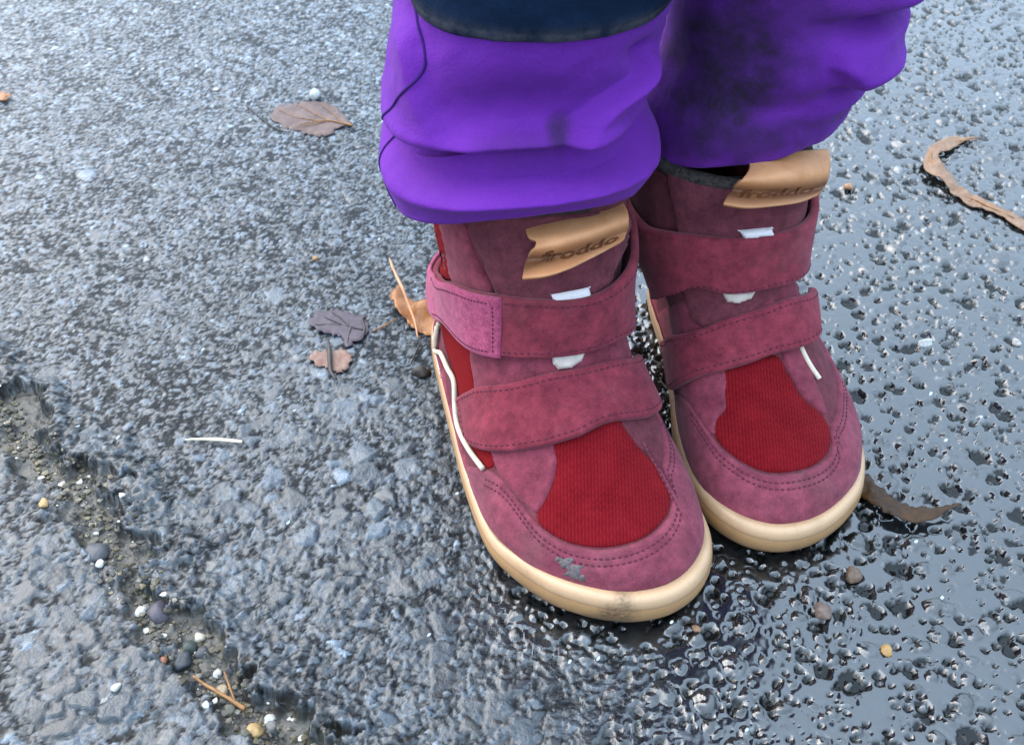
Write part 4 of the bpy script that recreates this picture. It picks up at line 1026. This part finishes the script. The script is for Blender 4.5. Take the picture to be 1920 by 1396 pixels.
o, og = line_tube('twig', [(700, 622), (722, 612), (745, 598)], [.03, .04, .03], TW['twig'], .10); tag(o, 'thin twig between the plum leaf and the orange leaf', 'twig', 'twigs')
o, og = leaf_mesh('leaf_scrap', [(-14, 178), (5, 174), (20, 180), (12, 187), (-12, 188)], L['orange'], .08); tag(o, 'tiny orange scrap of leaf at the edge of the pale asphalt', 'leaf', 'fallen leaves')

def pebble(px, py, wpx, hpx, col, label, rough=.5, sink=.25):
    bm = bmesh.new(); bmesh.ops.create_icosphere(bm, subdivisions=3, radius=1)
    p = ground(px, py+hpx*.25, GZMEAN); Z = p[1]*math.cos(TH)+H*math.sin(TH); w = wpx*Z/F*.5; h = hpx*Z/F*.55
    sd = rng.random(3)*50; rot = rng.random()*6
    pl = rng.normal(size=(9, 3)); pl /= np.linalg.norm(pl, axis=1)[:, None]; dist = .62+.26*rng.random(9)
    for v in bm.verts:
        c = np.array(v.co); s = pl@c; k = np.where(s > dist, dist/np.maximum(s, 1e-6), 1).min()
        n = vnoise(np.array([c[0]*1.6+sd[0]]), np.array([c[1]*1.6+sd[1]+c[2]*1.3]), 3)[0]
        v.co = Vector(c*(.8*k+.2)*(.88+.28*n))
    me = bpy.data.meshes.new('pebble'); bmesh.ops.scale(bm, vec=(w*.0105, h*.0105, min(w, h)*.0085), verts=bm.verts); bm.to_mesh(me); bm.free(); smooth_shade(me)
    me.materials.append(plain('stone', tuple(k*.62 for k in col), rough, .3, 700, .4))
    o = bpy.data.objects.new('pebble', me); COL.objects.link(o)
    o.location = (p[0]*.01, p[1]*.01, (gz(p[0], p[1])+min(w, h)*(.72-sink*1.6))*.01); o.rotation_euler = (0, 0, rng.normal()*.3)
    return tag(o, label, 'pebble', 'loose pebbles')
for a in [
    (591, 175, 26, 22, (.62, .66, .62), 'white pebble standing behind the sodden pinkish leaf'),
    (591, 481, 12, 13, (.42, .26, .10), 'tiny amber pebble alone on the asphalt well above the plum leaf'),
    (1590, 350, 16, 15, (.50, .27, .14), 'small orange pebble beside the leather tag of the farther boot'),
    (1661, 1216, 20, 22, (.55, .32, .11), 'small amber pebble on puddled asphalt in front of the boots'),
    (1598, 1072, 32, 30, (.20, .13, .09), 'brown pebble just below the toe of the farther boot'),
    (1540, 1140, 34, 34, (.22, .15, .12), 'brown wet pebble to the right of the nearer boot'),
    (1735, 638, 30, 16, (.62, .62, .58), 'white pebble on puddled asphalt right of the straps'),
    (790, 693, 36, 26, (.030, .018, .012), 'dark brown nut shaped pebble beside the heel of the nearer boot'),
    (1305, 1176, 18, 14, (.42, .23, .13), 'tiny tan pebble under the toe of the nearer boot'),
    (1905, 640, 18, 14, (.6, .55, .5), 'pale pebble at the outer rim of the puddled asphalt'),
    (296, 1125, 44, 46, (.10, .085, .105), 'mauve grey pebble in the crack beside a white one'),
    (258, 1128, 20, 20, (.68, .66, .62), 'white pebble in the crack beside the mauve grey one'),
    (338, 1222, 36, 36, (.035, .045, .052), 'round black pebble in the crack'),
    (350, 1196, 28, 28, (.06, .075, .065), 'dark green grey pebble above the round black one'),
    (374, 1205, 28, 26, (.09, .09, .10), 'grey pebble below the cream one in the crack'),
    (370, 1178, 24, 20, (.60, .53, .42), 'cream pebble in the crack above a grey one'),
    (402, 1247, 18, 18, (.60, .56, .50), 'small white pebble just above the crossed twigs'),
    (411, 1279, 24, 24, (.42, .31, .20), 'tan pebble between the crossed twigs'),
    (475, 1355, 32, 30, (.50, .32, .13), 'amber pebble at the lower end of the crack'),
    (500, 1331, 24, 18, (.70, .68, .62), 'white pebble at the lower end of the crack above the amber one'),
    (510, 1362, 22, 24, (.16, .15, .14), 'grey pebble at the lower end of the crack beside the amber one'),
    (186, 1049, 16, 16, (.75, .75, .72), 'small white pebble in the upper part of the crack'),
    (82, 937, 18, 20, (.55, .36, .15), 'amber pebble at the top end of the crack'),
    (176, 1018, 48, 40, (.10, .10, .11), 'angular grey pebble jammed in the crack'),
    (425, 1312, 24, 24, (.13, .12, .09), 'olive grey pebble under the thick twig'),
    (304, 1228, 14, 18, (.32, .13, .07), 'small rust red pebble left of the round black one'),
    (216, 1284, 20, 16, (.7, .68, .62), 'small white pebble on the asphalt left of the crack'),
    (386, 1316, 14, 14, (.66, .66, .64), 'tiny white pebble left of the crossed twigs'),
]: pebble(*a)
# loose grit in the crack
parts = []
pts = []
while len(pts) < 1700:
    k = rng.integers(45, 150); c = CRK[k]; d = rng.normal()*.55; q = np.array([c[0]+d+rng.normal()*.1, c[1]+rng.normal()*.2])
    pts.append(q)
pts = np.array(pts); hz = gzs(pts)
bm = bmesh.new(); bmesh.ops.create_icosphere(bm, subdivisions=1, radius=1); bm.verts.ensure_lookup_table()
iv = np.array([v.co[:] for v in bm.verts]); fi = [tuple(v.index for v in f.verts) for f in bm.faces]; bm.free()
cols = []
for p, h in zip(pts, hz):
    r = .030+.10*rng.random()**3.2; v = iv*(1+.25*rng.normal(size=(len(iv), 1)))*r*np.array([1.2, 1, .8]); parts.append((v+np.array([p[0], p[1], h+r*.4]), fi))
    b0 = .05+.15*rng.random()**2; q = rng.random(); b0 *= .8; c = np.array([b0*(1.05+.35*q), b0*(.98+.1*q), b0*(.85-.3*q)])
    if rng.random() > .965: c = np.array([.55, .52, .46])
    cols.append(np.repeat(c[None], len(iv), 0))
V, f = join(parts)
def grit_mat():
    m, nt, b = new_mat('grit'); nt.links.new(node(nt, 'Attribute', attribute_name='tint').outputs['Color'], b.inputs['Base Color']); b.inputs['Roughness'].default_value = .55; return m
o = mesh('grit', V, f, grit_mat(), attrs={'tint': np.vstack(cols)}); o.data.polygons.foreach_set('use_smooth', np.zeros(len(o.data.polygons), bool)); o['kind'] = 'stuff'; o['label'] = 'loose grit settled in the crack of the asphalt'; o['category'] = 'grit'
